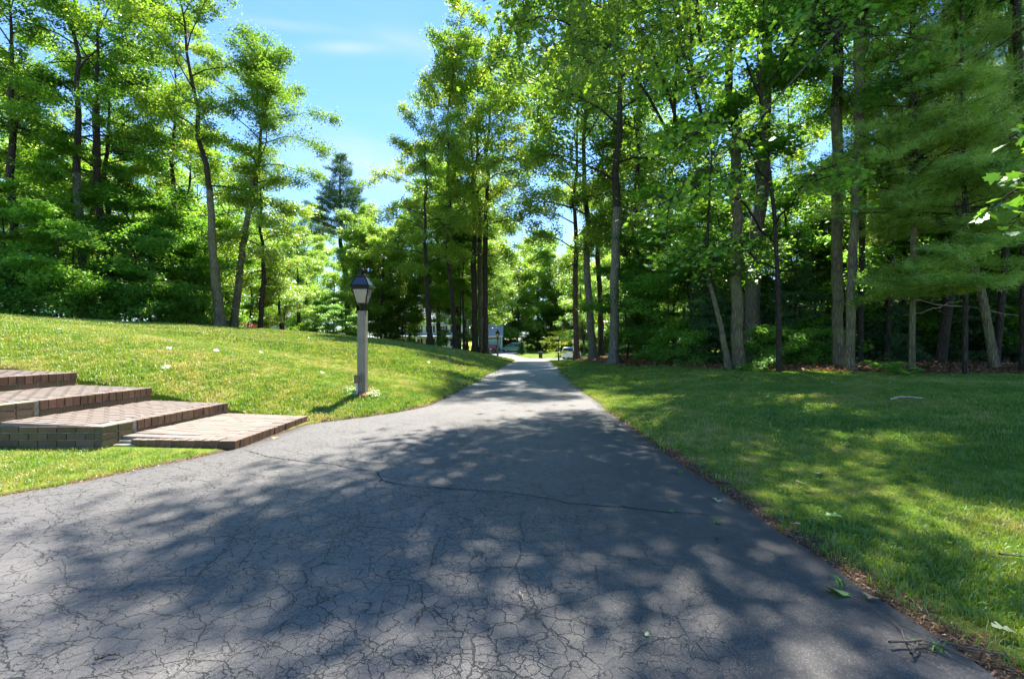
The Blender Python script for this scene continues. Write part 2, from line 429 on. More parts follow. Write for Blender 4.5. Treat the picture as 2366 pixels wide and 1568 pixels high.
M['frost'] = mk_glass('dusty_lantern_glass', (.62, .57, .52), .1, .72)
M['bulb'] = simple('unlit_bulb_glass', (.75, .72, .66), .3, var=.05)
M['brown'] = simple('brown_box', (.16, .10, .045), .6, var=.25)
M['pipe'] = simple('pale_conduit', (.42, .42, .40), .6, var=.15)
M['siding'] = simple('pale_siding', (.62, .66, .60), .7, var=.06, scale=2)
M['siding_green'] = simple('pale_green_siding', (.52, .62, .55), .7, var=.06, scale=2)
M['trim'] = simple('white_trim', (.78, .79, .80), .6, var=.05)
M['roof'] = simple('grey_shingle', (.33, .33, .34), .85, var=.2, scale=5)
M['shutter'] = simple('dark_shutter', (.02, .03, .035), .6)
M['window'] = simple('dark_window_glass', (.03, .04, .045), .1, 0, .8)
M['gdoor'] = simple('blue_green_garage_door', (.30, .43, .42), .6, var=.08)
M['van'] = simple('green_car_paint', (.13, .27, .215), .25, .3, .6, var=.1)
M['silver'] = simple('silver_lower_paint', (.42, .45, .44), .3, .5)
M['white'] = simple('white_car_paint', (.80, .80, .80), .25, 0, .6, var=.04)
M['red'] = simple('dark_red_car_paint', (.10, .012, .018), .25, .2, .6)
M['carglass'] = simple('car_glass', (.015, .02, .028), .06, 0, .9)
M['tyre'] = simple('tyre_rubber', (.018, .018, .018), .85)
M['rim'] = simple('wheel_rim', (.40, .41, .42), .35, .7)
M['tail'] = simple('red_tail_light', (.55, .06, .02), .25)
M['lamp'] = simple('clear_headlight', (.7, .7, .7), .15)
M['plastic'] = simple('black_plastic', (.02, .022, .022), .5)
M['bin'] = simple('dark_green_bin_plastic', (.018, .030, .028), .45, var=.2)
M['blue'] = simple('blue_plastic', (.03, .13, .42), .45)
M['litter'] = leaf_mat('dry_leaf', [(0, (.08, .038, .02)), (.5, (.21, .105, .055)), (.85, (.34, .20, .12)), (1, (.44, .33, .23))], trans=.4, tcol=(1, .8, .5), gloss=.03, obj_var=0)
M['pale_leaf_under'] = leaf_mat('pale_leaf_underside', [(0, (.22, .26, .12)), (1, (.37, .40, .24))], trans=.5, tcol=(1, 1, .7), gloss=.08)
M['green_fallen'] = leaf_mat('fallen_green_leaf', [(0, (.10, .22, .05)), (1, (.26, .38, .12))], trans=.5, tcol=(1, 1, .5), gloss=.08)
M['tan_leaf'] = leaf_mat('tan_dry_leaf', [(0, (.30, .17, .08)), (1, (.48, .33, .19))], trans=.3, tcol=(1, .8, .5), gloss=.04)
M['twig'] = simple('grey_twig_bark', (.10, .075, .06), .9, var=.4, scale=20)
M['twig_pale'] = simple('pale_dry_wood', (.42, .33, .22), .9, var=.3, scale=20)
M['clover'] = leaf_mat('clover_leaf', [(0, (.06, .14, .02)), (1, (.12, .21, .03))], trans=.6, gloss=.0)
M['maroon'] = leaf_mat('red_shrub_leaf', [(0, (.14, .02, .03)), (1, (.25, .05, .06))], trans=.8, tcol=(1, .5, .5), gloss=.05)

# ------------------------------------------------------------------ terrain
def sstep(a, b, x):
    t = np.clip((np.asarray(x, dtype=float)-a)/(b-a), 0, 1); return t*t*(3-2*t)
LY = np.array([-14, -2, 1.2, 2.0, 2.8, 3.72, 4.13, 5.34, 6.95, 7.55, 8.2, 8.8, 10.0, 11.8, 16, 20.7, 28, 36, 48, 54, 58])
LX = np.array([-14, -12.5, -10, -7.2, -5.4, -4.18, -3.86, -3.24, -3.05, -2.42, -1.92, -1.60, -1.42, -1.30, -.92, -.55, -.10, .25, .55, .2, -1.2])
RY = np.array([-14, 0, 1.74, 3.2, 5.1, 9, 13.5, 22, 30, 45, 54, 58])
RX = np.array([2.3, 1.95, 1.86, 1.77, 1.74, 1.72, 1.78, 2.15, 2.70, 3.4, 4.2, 6.2])
def xl(y): return np.interp(y, LY, LX)
def xr(y): return np.interp(y, RY, RX)
ZY = np.array([-20, 18, 24, 30, 38, 46, 56, 66, 75, 92, 120, 400])
ZZ = np.array([0, 0, -.03, -.20, -.48, -.92, -1.62, -1.72, -1.66, -1.25, -1.1, -1.0])
def z0(y):
    return np.interp(y, ZY, ZZ)
_rs = np.random.RandomState(5)
_ph = _rs.rand(14, 3)*6.28
def lump(x, y, s=1.0):
    r = 0
    for i in range(7):
        a = _ph[i, 0]; k = s*(.6+.5*i)
        r = r+np.sin(k*(x*math.cos(a)+y*math.sin(a))+_ph[i, 1])/(1.5+i)
    return r
def Hs(x, y):
    """ground height"""
    x = np.asarray(x, dtype=float); y = np.asarray(y, dtype=float)
    base = z0(y)
    dl = np.maximum(xl(y)-x, 0); dr = np.maximum(x-xr(y), 0)
    ridge = np.clip(36-1.24*np.maximum(-x-1.7, 0), 17, 36)
    hl = 2.62*(1-np.exp(-dl/10.5))
    hl = hl*(.12+.88*sstep(7.06, 7.16, y))
    hl = hl-.17*sstep(0, 1.2, dl)*(1-sstep(7.1, 10.5, y))*(y > 7.05)
    keep = sstep(-10, -38, x)
    hl = hl*(1-(1-keep)*.93*sstep(0, 24, y-ridge-1))
    hr = .36*sstep(0, 8, dr)*(1-.7*sstep(38, 56, y)) + .05*np.exp(-((dr-1.0)/.8)**2)*0
    hr = hr + .16*sstep(0, 2.5, dr-woodd(y)) * (1-sstep(40, 55, y))
    und = lump(x, y, .55)*.028*np.clip((dl+dr)/2.5, 0, 1)
    lip = np.where(dl+dr > 0, .022*np.clip((dl+dr)/.12, 0, 1), 0)
    return base+hl*(dl > 0)+hr*(dr > 0)+und+lip
def woodd(y):
    """distance of the wood edge from the right drive edge"""
    return np.interp(y, [-5, 5, 9, 12, 12.9, 15.5, 19, 23, 30, 45], [26, 22, 16, 11.7, 8.6, 5.8, 4.0, 2.7, 2.3, 2.2])
def H1(x, y): return float(Hs(np.array([x]), np.array([y]))[0])

def grid_faces(nr, nc, flip=False):
    i = np.arange(nr-1)[:, None]*nc+np.arange(nc-1)[None, :]
    i = i.ravel(); f = np.stack([i, i+1, i+nc+1, i+nc], 1)
    return f[:, ::-1] if flip else f

rows = list(np.arange(-12, 1.0, .8))+list(np.arange(1.0, 12, .14))+[7.05, 7.07, 7.11, 7.16, 5.2]+list(np.arange(12, 30, .35))+list(np.arange(30, 75, 1.0))+list(np.geomspace(76, 600, 26))
rows = np.array(sorted(set(np.round(rows, 3))))
dd = np.array([0, .04, .10, .18, .3, .45, .65, .9, 1.2, 1.5, 1.85, 2.25, 2.7, 3.2, 3.8, 4.4, 5.1, 5.9, 6.8, 7.8, 9, 10.4, 12, 14, 16.5, 19.5, 23, 28, 35, 45, 60, 85, 130, 220, 420])
ej = np.random.RandomState(3)
def edge_j(y, ph):
    return .012*np.sin(y*9+ph)+.008*np.sin(y*23+2*ph)+.02*np.sin(y*2.1+ph*3)
Lx = xl(rows)+edge_j(rows, 1.); Rx = xr(rows)+edge_j(rows, 2.3)
cols_x = []
for d in dd[::-1]: cols_x.append((Lx-d, d))
inner = [('L', .03), ('L', .25), ('M', 0), ('R', .25), ('R', .03)]
gx = [c[0] for c in cols_x]; flagin = [False]*len(gx)
gx += [Lx+.03, Lx+.25, (Lx+Rx)/2, Rx-.25, Rx-.03]; flagin += [True]*5
for d in dd: gx.append(Rx+d); flagin.append(False)
GX = np.stack(gx, 1); GY = np.repeat(rows[:, None], GX.shape[1], 1)
GZ = Hs(GX, GY)
fi = np.array(flagin)
GZ[:, fi] = z0(rows)[:, None]-.07*(rows < 58)[:, None]
GZ[:, len(cols_x)-1] = z0(rows)-.004
GZ[:, len(cols_x)+5] = z0(rows)-.004
dirt = np.zeros_like(GX)
D = np.maximum(xl(GY)-GX, 0)+np.maximum(GX-xr(GY), 0)+(GY > 57.5)*50
dirt += .95*np.exp(-(D/.09)**2)
dirt += np.where(GX > 0, .38*np.exp(-((D)/.35)**2)*(GY < 8), 0)
wood = sstep(-.3, .4, (GX-xr(GY))-woodd(GY)) * (GY > 2) * (1-sstep(42, 50, GY))
wl = sstep(1.5, 4, GY-np.clip(36-1.24*np.maximum(-GX-1.7, 0), 17, 36))*(GX < -2)*(1-sstep(46, 54, GY))
dirt = np.clip(np.maximum(np.maximum(dirt, wood*1.3), wl*1.2), 0, 1.3)
ground = link('ground', np_mesh('ground', np.stack([GX.ravel(), GY.ravel(), GZ.ravel()], 1), grid_faces(*GX.shape), [M['ground']], True, {'dirt': dirt.ravel()}))
tag(ground, kind='structure')

# driveway sheet with its own thickness
dr_rows = rows[(rows < 58.2)]
n = 26; t = np.linspace(0, 1, n)
l_ = xl(dr_rows)+edge_j(dr_rows, 1.)-.01; r_ = xr(dr_rows)+edge_j(dr_rows, 2.3)+.01
DX = l_[:, None]+(r_-l_)[:, None]*t[None]; DY = np.repeat(dr_rows[:, None], n, 1)
heave = lambda x, y: .035*np.sin(y*1.1+.4*np.sin(x))*sstep(15, 21, y)*(1-sstep(30, 36, y)) + .006*lump(x, y, .9)
DZ = z0(DY)+.014+heave(DX, DY)*np.clip(np.minimum(t, 1-t)[None]*8, 0, 1)
DX = np.concatenate([DX[:, :1], DX, DX[:, -1:]], 1); DY = np.concatenate([DY[:, :1], DY, DY[:, -1:]], 1)
DZ = np.concatenate([z0(dr_rows)[:, None]-.06, DZ, z0(dr_rows)[:, None]-.06], 1)
drive = link('driveway', np_mesh('driveway', np.stack([DX.ravel(), DY.ravel(), DZ.ravel()], 1), grid_faces(*DX.shape), [M['asphalt']], True))
tag(drive, kind='structure')

def drape(name, poly_rows, mat, lift=.03, ncol=14):
    """poly_rows: list of (y, x0, x1)"""
    ys = np.array([p[0] for p in poly_rows]); a = np.array([p[1] for p in poly_rows]); b = np.array([p[2] for p in poly_rows])
    yy_ = np.linspace(ys[0], ys[-1], max(6, int((ys[-1]-ys[0])/1.2))); A = np.interp(yy_, ys, a); B = np.interp(yy_, ys, b)
    tt = np.linspace(0, 1, ncol); X = A[:, None]+(B-A)[:, None]*tt; Y_ = np.repeat(yy_[:, None], ncol, 1)
    Z = Hs(X, Y_)+lift
    o = link(name, np_mesh(name, np.stack([X.ravel(), Y_.ravel(), Z.ravel()], 1), grid_faces(*X.shape), [mat], True))
    return tag(o, kind='structure')
drape('street', [(57, -70, 70), (70, -70, 70)], M['street'], .06, 60)
drape('neighbour_drive', [(69.8, -6.5, 2.8), (76, -6.5, 1.0), (84, -7.0, .2), (90, -7, 2.2), (97, -7.0, 3.5)], M['street'], .08, 14)

# crack across the drive, seen as one dark line
def ribbon(pts, w_, rng):
    V = []; Fc = []
    for i, (x, y) in enumerate(pts):
        wv = w_*rng.uniform(.45, 1.3)
        nx, ny = 0, 1
        if 0 < i < len(pts)-1:
            dx = pts[i+1][0]-pts[i-1][0]; dy = pts[i+1][1]-pts[i-1][1]; L = math.hypot(dx, dy)+1e-6; nx, ny = -dy/L, dx/L
        z = float(z0(y))+.014+.006*float(lump(np.array([x]), np.array([y]), .9)[0])+.004
        V += [(x+nx*wv, y+ny*wv, z), (x-nx*wv, y-ny*wv, z)]
        if i: Fc.append((2*i-2, 2*i-1, 2*i+1, 2*i))
    return V, Fc
def gpt(px, py, z=0.0):
    Y = (CAM_H-z)*F/(py-784.0); return ((px-1183)/F*Y, Y)
rng = random.Random(4)
keys = [gpt(*q) for q in [(565, 1043), (620, 1058), (720, 1073), (770, 1076), (812, 1087), (868, 1094), (880, 1112), (890, 1119), (960, 1130), (1060, 1135), (1160, 1141), (1260, 1156), (1320, 1170), (1440, 1178), (1530, 1188), (1600, 1191), (1650, 1198)]]
cp = []
for a, b in zip(keys[:-1], keys[1:]):
    L = math.hypot(b[0]-a[0], b[1]-a[1]); k = max(2, int(L/.035))
    for i in range(k):
        f = i/k; cp.append((a[0]+(b[0]-a[0])*f+rng.gauss(0, .006), a[1]+(b[1]-a[1])*f+rng.gauss(0, .008)))
V, Fc = ribbon(cp, .0052, rng)
for s_, e_, w_ in [((800, 1068), (905, 1078), .005), ((880, 1112), (860, 1135), .004)]:
    a = gpt(*s_); b = gpt(*e_); k = 14
    V2, F2 = ribbon([(a[0]+(b[0]-a[0])*i/k+rng.gauss(0, .008), a[1]+(b[1]-a[1])*i/k+rng.gauss(0, .01)) for i in range(k+1)], w_, rng)
    Fc += [tuple(i+len(V) for i in q) for q in F2]; V += V2
me = bpy.data.meshes.new('crack'); me.from_pydata(V, [], Fc); me.materials.append(M['crack'])
link('crack', me, drive)

# ------------------------------------------------------------------ brick steps
steps = empty('brick_steps', (-3.2, 6.2, 0))
tag(steps, 'low brown brick steps climbing left from the driveway up the grassy bank', 'steps')
SX, SY = 3.2, -6.2     # children are given in world numbers, shifted here
def sobj(name, mb, mats, bevel=0):
    o = mb.build(name, mats, steps, bevel); o.location = (SX, SY, 0); return o
YB = 7.10; YS = 5.58; YF = 5.20
RI = [(-3.18, -3.25), (-4.42, -4.66), (-5.60, -5.87), (-6.76, -7.10), (-7.95, -8.3), (-9.9, -10.2)]
ZT = [.112, .312, .552, .790, 1.03]
def rx(i, y):
    a, b = RI[i]; f = (YB-y)/(YB-YF); return a+(b-a)*f
SL = .045
def tz(i, x, y):      # top height of tread i
    return ZT[i]+SL*(rx(i, y)-x)*(.9 if i < 4 else .0)
brng = random.Random(11)
# cores: mortar body under the bricks
core = MB()
for i in range(5):
    yf = 5.36 if i == 0 else YF
    xa = lambda y: rx(i, y)-.018
    xb = lambda y: -10.0
    zt = ZT[i]-.006
    v = [(xa(yf), yf+.01, -.05), (xa(YB), YB-.01, -.05), (xb(YB), YB-.01, -.05), (xb(yf), yf+.01, -.05)]
    L = xa(yf)-rx(min(i+1, 5), yf); 
    v += [(xa(yf), yf+.01, zt), (xa(YB), YB-.01, zt), (xb(YB), YB-.01, zt+SL*(xa(YB)+10)*.9*0), (xb(yf), yf+.01, zt)]
    core.add(v, [(3,2,1,0),(0,1,5,4),(1,2,6,5),(2,3,7,6),(3,0,4,7),(4,5,6,7)])
sobj('core', core, [M['mortar']])
# unit brick: a bevelled block, slot 0 sides with shade in the colour, slot 1 sunlit top tone
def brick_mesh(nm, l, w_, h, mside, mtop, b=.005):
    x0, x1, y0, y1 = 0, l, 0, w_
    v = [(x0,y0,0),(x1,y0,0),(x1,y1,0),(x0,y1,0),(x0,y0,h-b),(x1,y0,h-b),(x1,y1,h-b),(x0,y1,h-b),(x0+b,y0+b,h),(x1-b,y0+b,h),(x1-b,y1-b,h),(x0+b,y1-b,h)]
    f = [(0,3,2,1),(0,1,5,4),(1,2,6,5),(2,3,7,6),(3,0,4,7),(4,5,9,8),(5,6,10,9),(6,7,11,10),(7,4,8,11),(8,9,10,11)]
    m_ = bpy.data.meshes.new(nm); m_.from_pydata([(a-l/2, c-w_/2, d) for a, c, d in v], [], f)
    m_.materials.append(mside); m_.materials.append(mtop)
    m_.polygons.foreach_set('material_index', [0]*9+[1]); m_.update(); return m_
def put_brick(me, x, y, z, rz=0, tilt=0):
    o = link('brick', me, steps); o.location = (x+SX, y+SY, z+brng.uniform(-.0025, .0025))
    o.rotation_euler = (brng.uniform(-.012, .012), tilt+brng.uniform(-.012, .012), rz+brng.uniform(-.012, .012))
    o.scale = (1, brng.uniform(.97, 1.02), 1); return o
PB = .0925
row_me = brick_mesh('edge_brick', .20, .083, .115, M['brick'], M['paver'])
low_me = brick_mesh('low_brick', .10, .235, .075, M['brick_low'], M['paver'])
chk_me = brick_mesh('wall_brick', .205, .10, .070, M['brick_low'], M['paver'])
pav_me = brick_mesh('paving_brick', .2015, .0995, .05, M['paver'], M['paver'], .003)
for i in range(5):
    y = YB-.05
    yend = 5.44 if i == 0 else YS
    ang = math.atan2(rx(i, YB)-rx(i, YF), YB-YF)
    while y > yend:
        x = rx(i, y)-.10+brng.uniform(-.004, .004)
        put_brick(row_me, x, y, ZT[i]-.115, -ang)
        y -= PB
    if i == 0:
        continue
    y = YB-.13
    while y > YS+.05:
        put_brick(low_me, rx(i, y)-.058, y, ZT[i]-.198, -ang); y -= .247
    # three course end wall, east face then the front face
    for c in range(3):
        zc = ZT[i]-.078-.080*c
        y = YS-.045-(.10 if c % 2 else 0)
        L_ = YS-YF
        for k in range(2):
            yc = YS-.015-L_*(.5*k+.25)
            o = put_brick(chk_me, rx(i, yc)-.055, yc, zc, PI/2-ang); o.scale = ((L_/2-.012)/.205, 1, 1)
        x = rx(i, YF)-.213-(.105 if c % 2 else 0)
        if c % 2:
            o = put_brick(chk_me, rx(i, YF)-.158, YF+.045, zc, 0); o.scale = (.48, 1, 1)
        lim = -6.4 if i == 1 else rx(i, YF)-.9
        while x > lim:
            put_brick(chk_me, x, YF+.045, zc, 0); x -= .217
# front edge of the lowest step
x = rx(0, 5.4)-.16
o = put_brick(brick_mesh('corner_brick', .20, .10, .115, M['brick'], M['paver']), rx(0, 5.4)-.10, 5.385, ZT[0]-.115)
x = rx(0, 5.4)-.255
while x > -4.45:
    put_brick(row_me, x, 5.43, ZT[0]-.115+SL*(rx(0, 5.4)-x)*.3, PI/2); x -= PB
# paving on the treads: the lowest one brick by brick, the others joined
pv = MB()
npav = 0
for i in range(5):
    yf = 5.54 if i == 0 else YF+.11
    y = YB-.055; r = 0
    while y > yf:
        xs = rx(i, y)-.205; xe = rx(i+1, y)+.0 if i < 4 else -9.0
        if i < 4: xe = rx(i+1, y)-.02
        x = xs-.10-(.10 if r % 2 else 0)
        if r % 2: 
            pass
        while x > xe-.06:
            zt = ZT[i]-.05+.002+SL*(xs-x)*.9
            if i == 0:
                put_brick(pav_me, x, y, zt, 0, SL*.9); npav += 1
            else:
                l2, w2 = .1008, .0498; j = brng.uniform(-.001, .001)
                pv.box(x-l2, y-w2, zt, x+l2, y+w2, zt+.05+j, 0)
            x -= .204
        y -= .102; r += 1
o = sobj('paving', pv, [M['paver']]); o['kind'] = 'stuff'
# sloping mortar bed below the joined paving
bed = MB()
for i in range(5):
    xa, xb = rx(i, YB)-.20, (rx(i+1, YB) if i < 4 else -9.4)
    xa2, xb2 = rx(i, YF)-.20, (rx(i+1, YF) if i < 4 else -9.4)
    yf = 5.42 if i == 0 else YF+.02
    za = ZT[i]-.002; zb = ZT[i]-.002+SL*.9*(xa-xb)
    bed.add([(xa2, yf, za), (xa, YB-.008, za), (xb, YB-.008, zb), (xb2, yf, zb), (xa2, yf, za-.1), (xa, YB-.008, za-.1), (xb, YB-.008, za-.1), (xb2, yf, za-.1)],
            [(0,1,2,3),(7,6,5,4),(0,3,7,4),(1,5,6,2)])
sobj('mortar_bed', bed, [M['mortar_top']])
# thin stone wedge in the gap at the corner
st = MB(); a = gpt(236, 1033, .04); b = gpt(315, 1010, .06)
st.box(-4.66, 5.30, .0, -4.40, 5.40, .075)
sobj('edging_stone', st, [M['mortar']], .01)

# ------------------------------------------------------------------ lamp posts
def lamp_post(loc, label, rz=0, small=False):
    root = empty('lamp_post', loc, rz)
    tag(root, label, 'lamp post', 'lamp posts along the driveway')
    hp = 1.60
    b = MB(); b.frustum((0, 0), .078, .078, -.25, hp-.006); b.frustum((0, 0), .078, .070, hp-.006, hp+.004)
    b.build('post', M['wood'], root, .004)
    b = MB(); b.cyl((0, 0, hp), (0, 0, hp+.12), .038, n=12); b.lathe([(.038, .0), (.055, .02), (.04, .05), (.075, .10), (.09, .125), (0, .125)], (0, 0, hp), 12)
    b.build('collar', M['iron'], root)
    zb = hp+.125; zt = zb+.29
    a0, a1 = .085, .150
    fr = MB(); fr.frustum((0, 0), a0+.006, a0+.010, zb, zb+.022)
    for sx in (-1, 1):
        for sy in (-1, 1):
            n0 = Vector((sx*a0, sy*a0, zb)); n1 = Vector((sx*a1, sy*a1, zt)); q = .011
            v = [(n0.x-q, n0.y-q, zb), (n0.x+q, n0.y-q, zb), (n0.x+q, n0.y+q, zb), (n0.x-q, n0.y+q, zb), (n1.x-q, n1.y-q, zt), (n1.x+q, n1.y-q, zt), (n1.x+q, n1.y+q, zt), (n1.x-q, n1.y+q, zt)]
            fr.add(v, [(3,2,1,0),(0,1,5,4),(1,2,6,5),(2,3,7,6),(3,0,4,7),(4,5,6,7)])
    fr.frustum((0, 0), .160, .172, zt-.008, zt+.030); fr.frustum((0, 0), .172, .198, zt+.030, zt+.050); fr.frustum((0, 0), .198, .192, zt+.050, zt+.066)
    fr.build('lantern_frame', M['iron'], root, .003)
    for k in range(4):
        g = MB(); v0, v1 = a0-.004, a1-.004
        g.add([(-v0, -a0, zb+.02), (v0, -a0, zb+.02), (v1, -a1, zt-.005), (-v1, -a1, zt-.005), (-v0, -a0+.004, zb+.02), (v0, -a0+.004, zb+.02), (v1, -a1+.004, zt-.005), (-v1, -a1+.004, zt-.005)],
              [(0,1,2,3),(7,6,5,4),(0,4,5,1),(2,6,7,3),(1,5,6,2),(0,3,7,4)])
        o = g.build('pane', M['frost'], root); o.rotation_euler = (0, 0, k*PI/2)
    b = MB(); b.lathe([(0, 0), (.02, 0), (.02, .06), (.03, .09), (.026, .14), (.01, .18), (0, .185)], (0, 0, zb+.03), 10)
    b.build('bulb', M['bulb'], root, smooth=True)
    zr = zt+.066; zr1 = zr+.17
    rf = MB(); rf.frustum((0, 0), .178, .088, zr, zr1)
    for sx in (-1, 1):
        for sy in (-1, 1):
            rf.cyl((sx*.180, sy*.180, zr+.002), (sx*.088, sy*.088, zr1+.004), .009, .007, 6)
    rfo = rf.build('lantern_roof', M['iron'], root)
    for k in range(4):
        g = MB(); g.add([(-.150, -.176, zr+.012), (.150, -.176, zr+.012), (.076, -.096, zr1-.010), (-.076, -.096, zr1-.010), (-.150, -.170, zr+.010), (.150, -.170, zr+.010), (.076, -.090, zr1-.012), (-.076, -.090, zr1-.012)],
              [(0,1,2,3),(7,6,5,4),(0,4,5,1),(2,6,7,3),(1,5,6,2),(0,3,7,4)])
        o = g.build('roof_panel', M['roofglass'], rfo); o.rotation_euler = (0, 0, k*PI/2)
    b = MB(); b.frustum((0, 0), .098, .102, zr1, zr1+.018); b.frustum((0, 0), .085, .040, zr1+.018, zr1+.055)
    b.lathe([(.045, 0), (.050, .012), (.030, .028), (.044, .050), (.050, .072), (.036, .098), (.014, .125), (.008, .150), (0, .165)], (0, 0, zr1+.050), 14)
    b.build('finial', M['iron'], root, smooth=False)
    return root
LPX, LPY = -2.89, 8.80
lz = H1(LPX, LPY)
lamp_post((LPX, LPY, lz), 'grey wooden post with black lantern standing on the grass beside the near driveway')
fx, fy = at(1150, 826, 40).x, 40.0
lamp_post((fx, fy, H1(fx, fy)), 'distant wooden lamp post at the far end of the driveway before the garage')
# box on a stake in front of the post
b = empty('outlet_box', (LPX-.045, LPY-.19, H1(LPX-.045, LPY-.19)))
tag(b, 'small brown box on a pale pipe at the foot of the near lamp post', 'outlet box')
q = MB(); q.cyl((0, 0, -.1), (0, 0, .26), .017, n=10); q.build('pipe', M['pipe'], b)
q = MB(); q.box(-.045, -.03, .25, .045, .03, .385); q.box(-.05, -.035, .385, .05, .035, .40); q.build('box', M['brown'], b, .006)

# ------------------------------------------------------------------ foliage engine
def frames(nrm, az):
    """orthonormal leaf frames"""
    n_ = nrm/np.linalg.norm(nrm, axis=1, keepdims=True)
    ref = np.stack([np.cos(az), np.sin(az), np.zeros_like(az)], 1)
    a = ref-n_*np.sum(ref*n_, 1, keepdims=True); a /= np.linalg.norm(a, axis=1, keepdims=True)+1e-9
    return n_, a, np.cross(n_, a)
def leaves_mesh(name, P, size, rs, mat, tilt=.7, aspect=.62, fold=.18, normals=None, tint=None, droop=.0):
    n_ = len(P)
    nr = rs.normal(0, tilt, (n_, 3)); nr[:, 2] = np.abs(nr[:, 2])*.3+1.0
    if normals is not None: nr = nr+normals
    az = rs.uniform(0, 2*PI, n_)
    N, A, B = frames(nr, az)
    s = size*rs.uniform(.6, 1.25, n_)[:, None]
    A2 = A-np.array([0, 0, 1])*droop; A2 /= np.linalg.norm(A2, axis=1, keepdims=True)
    v0 = P; v1 = P+A2*s*.45+B*s*aspect*.5+N*s*fold; v2 = P+A2*s; v3 = P+A2*s*.45-B*s*aspect*.5+N*s*fold
    V = np.stack([v0, v1, v2, v3], 1).reshape(-1, 3)
    Fc = np.arange(n_*4).reshape(-1, 4)
    if tint is None: tint = rs.beta(2.2, 2.4, n_)
    return np_mesh(name, V, Fc, [mat], False, {'tint': np.repeat(tint, 4)})
OAK = np.array([(0, 0), (.12, .10), (.10, .30), (.30, .22), (.34, .12), (.46, .10), (.52, .40), (.66, .34), (.66, .12), (.78, .10), (.86, .24), (1.0, 0),
                (.86, -.24), (.78, -.10), (.66, -.12), (.66, -.34), (.52, -.40), (.46, -.10), (.34, -.12), (.30, -.22), (.10, -.30), (.12, -.10)])
MAPLE = np.array([(0, 0), (.08, .22), (.02, .42), (.26, .34), (.36, .60), (.50, .40), (.66, .42), (.62, .18), (1.0, 0),
                  (.62, -.18), (.66, -.42), (.50, -.40), (.36, -.60), (.26, -.34), (.02, -.42), (.08, -.22)])
def shape_leaves(name, P, size, rs, mat, outline, tilt=.6, tint=None, normals=None, hang=0.0, curl=.12):
    n_ = len(P); k = len(outline)
    nr = rs.normal(0, tilt, (n_, 3)); nr[:, 2] = np.abs(nr[:, 2])*.3+1.0
    if normals is not None: nr = normals+rs.normal(0, tilt, (n_, 3))
    N, A, B = frames(nr, rs.uniform(0, 2*PI, n_))
    if hang: 
        A = A-np.array([0, 0, 1.0])*hang*rs.uniform(.3, 1.3, (n_, 1)); A /= np.linalg.norm(A, axis=1, keepdims=True)
        B = np.cross(N, A); B /= np.linalg.norm(B, axis=1, keepdims=True)+1e-9; N = np.cross(A, B)
    s = size*rs.uniform(.6, 1.2, (n_, 1, 1))
    o = outline
    V = P[:, None]+(A[:, None]*o[None, :, :1]+B[:, None]*o[None, :, 1:]+N[:, None]*(curl*(np.abs(o[:, 1])-.6*o[:, 0]**2))[None, :, None])*s
    mid = P[:, None]+(A[:, None]*.5)*s
    V = np.concatenate([V, mid], 1).reshape(-1, 3)
    i = np.arange(k); tri = np.stack([i, (i+1) % k, np.full(k, k)], 1)
    Fc = (np.arange(n_)[:, None, None]*(k+1)+tri[None]).reshape(-1, 3)
    if tint is None: tint = rs.beta(2.2, 2.4, n_)
    return np_mesh(name, V, Fc, [mat], False, {'tint': np.repeat(tint, k+1)})

class Tubes:
    def __init__(s): s.V = []; s.F = []; s.n = 0
    def add(s, pts, rad, sides=6, bumpy=0.0, rs=None, flare=0.0):
        P = np.asarray(pts, float); rad = np.asarray(rad, float); k = len(P)
        T = np.gradient(P, axis=0); T /= np.linalg.norm(T, axis=1, keepdims=True)+1e-9
        ref = np.array([1., 0, 0]) if abs(T[0, 0]) < .8 else np.array([0, 1., 0])
        A = np.cross(T, ref); A /= np.linalg.norm(A, axis=1, keepdims=True)+1e-9; B = np.cross(T, A)
        th = np.arange(sides)*2*PI/sides
        r = np.repeat(rad[:, None], sides, 1)
        if bumpy and rs is not None:
            r = r*(1+bumpy*rs.normal(0, 1, r.shape)+bumpy*1.2*rs.normal(0, 1, sides)[None])
        if flare:
            fl = 1+flare*np.exp(-np.linalg.norm(P-P[0], axis=1)/.28)[:, None]*(1+.45*np.sin(th*4+1)+.25*np.sin(th*3))[None]
            r = r*fl
        V = P[:, None]+A[:, None]*(np.cos(th)[None, :, None]*r[..., None])+B[:, None]*(np.sin(th)[None, :, None]*r[..., None])
        i = np.arange(k-1)[:, None]*sides+np.arange(sides)[None]; j = np.arange(k-1)[:, None]*sides+((np.arange(sides)+1) % sides)[None]
        f = np.stack([i, j, j+sides, i+sides], -1).reshape(-1, 4)+s.n
        s.V.append(V.reshape(-1, 3)); s.F.append(f); s.n += k*sides
    def mesh(s, name, mat): return np_mesh(name, np.concatenate(s.V), np.concatenate(s.F), [mat], True)

def rot_az(v, a):
    c, s_ = math.cos(a), math.sin(a); return np.array([v[0]*c-v[1]*s_, v[0]*s_+v[1]*c, v[2]])
def branch(p0, az, el, L, rs, n=5, sag=.25, wob=.12):
    d = np.array([math.cos(az)*math.cos(el), math.sin(az)*math.cos(el), math.sin(el)])
    pts = [np.array(p0, float)]; st = L/(n-1)
    for i in range(1, n):
        d = d+rs.normal(0, wob, 3)+np.array([0, 0, -sag*i/n]); d /= np.linalg.norm(d)
        pts.append(pts[-1]+d*st)
    return np.array(pts)

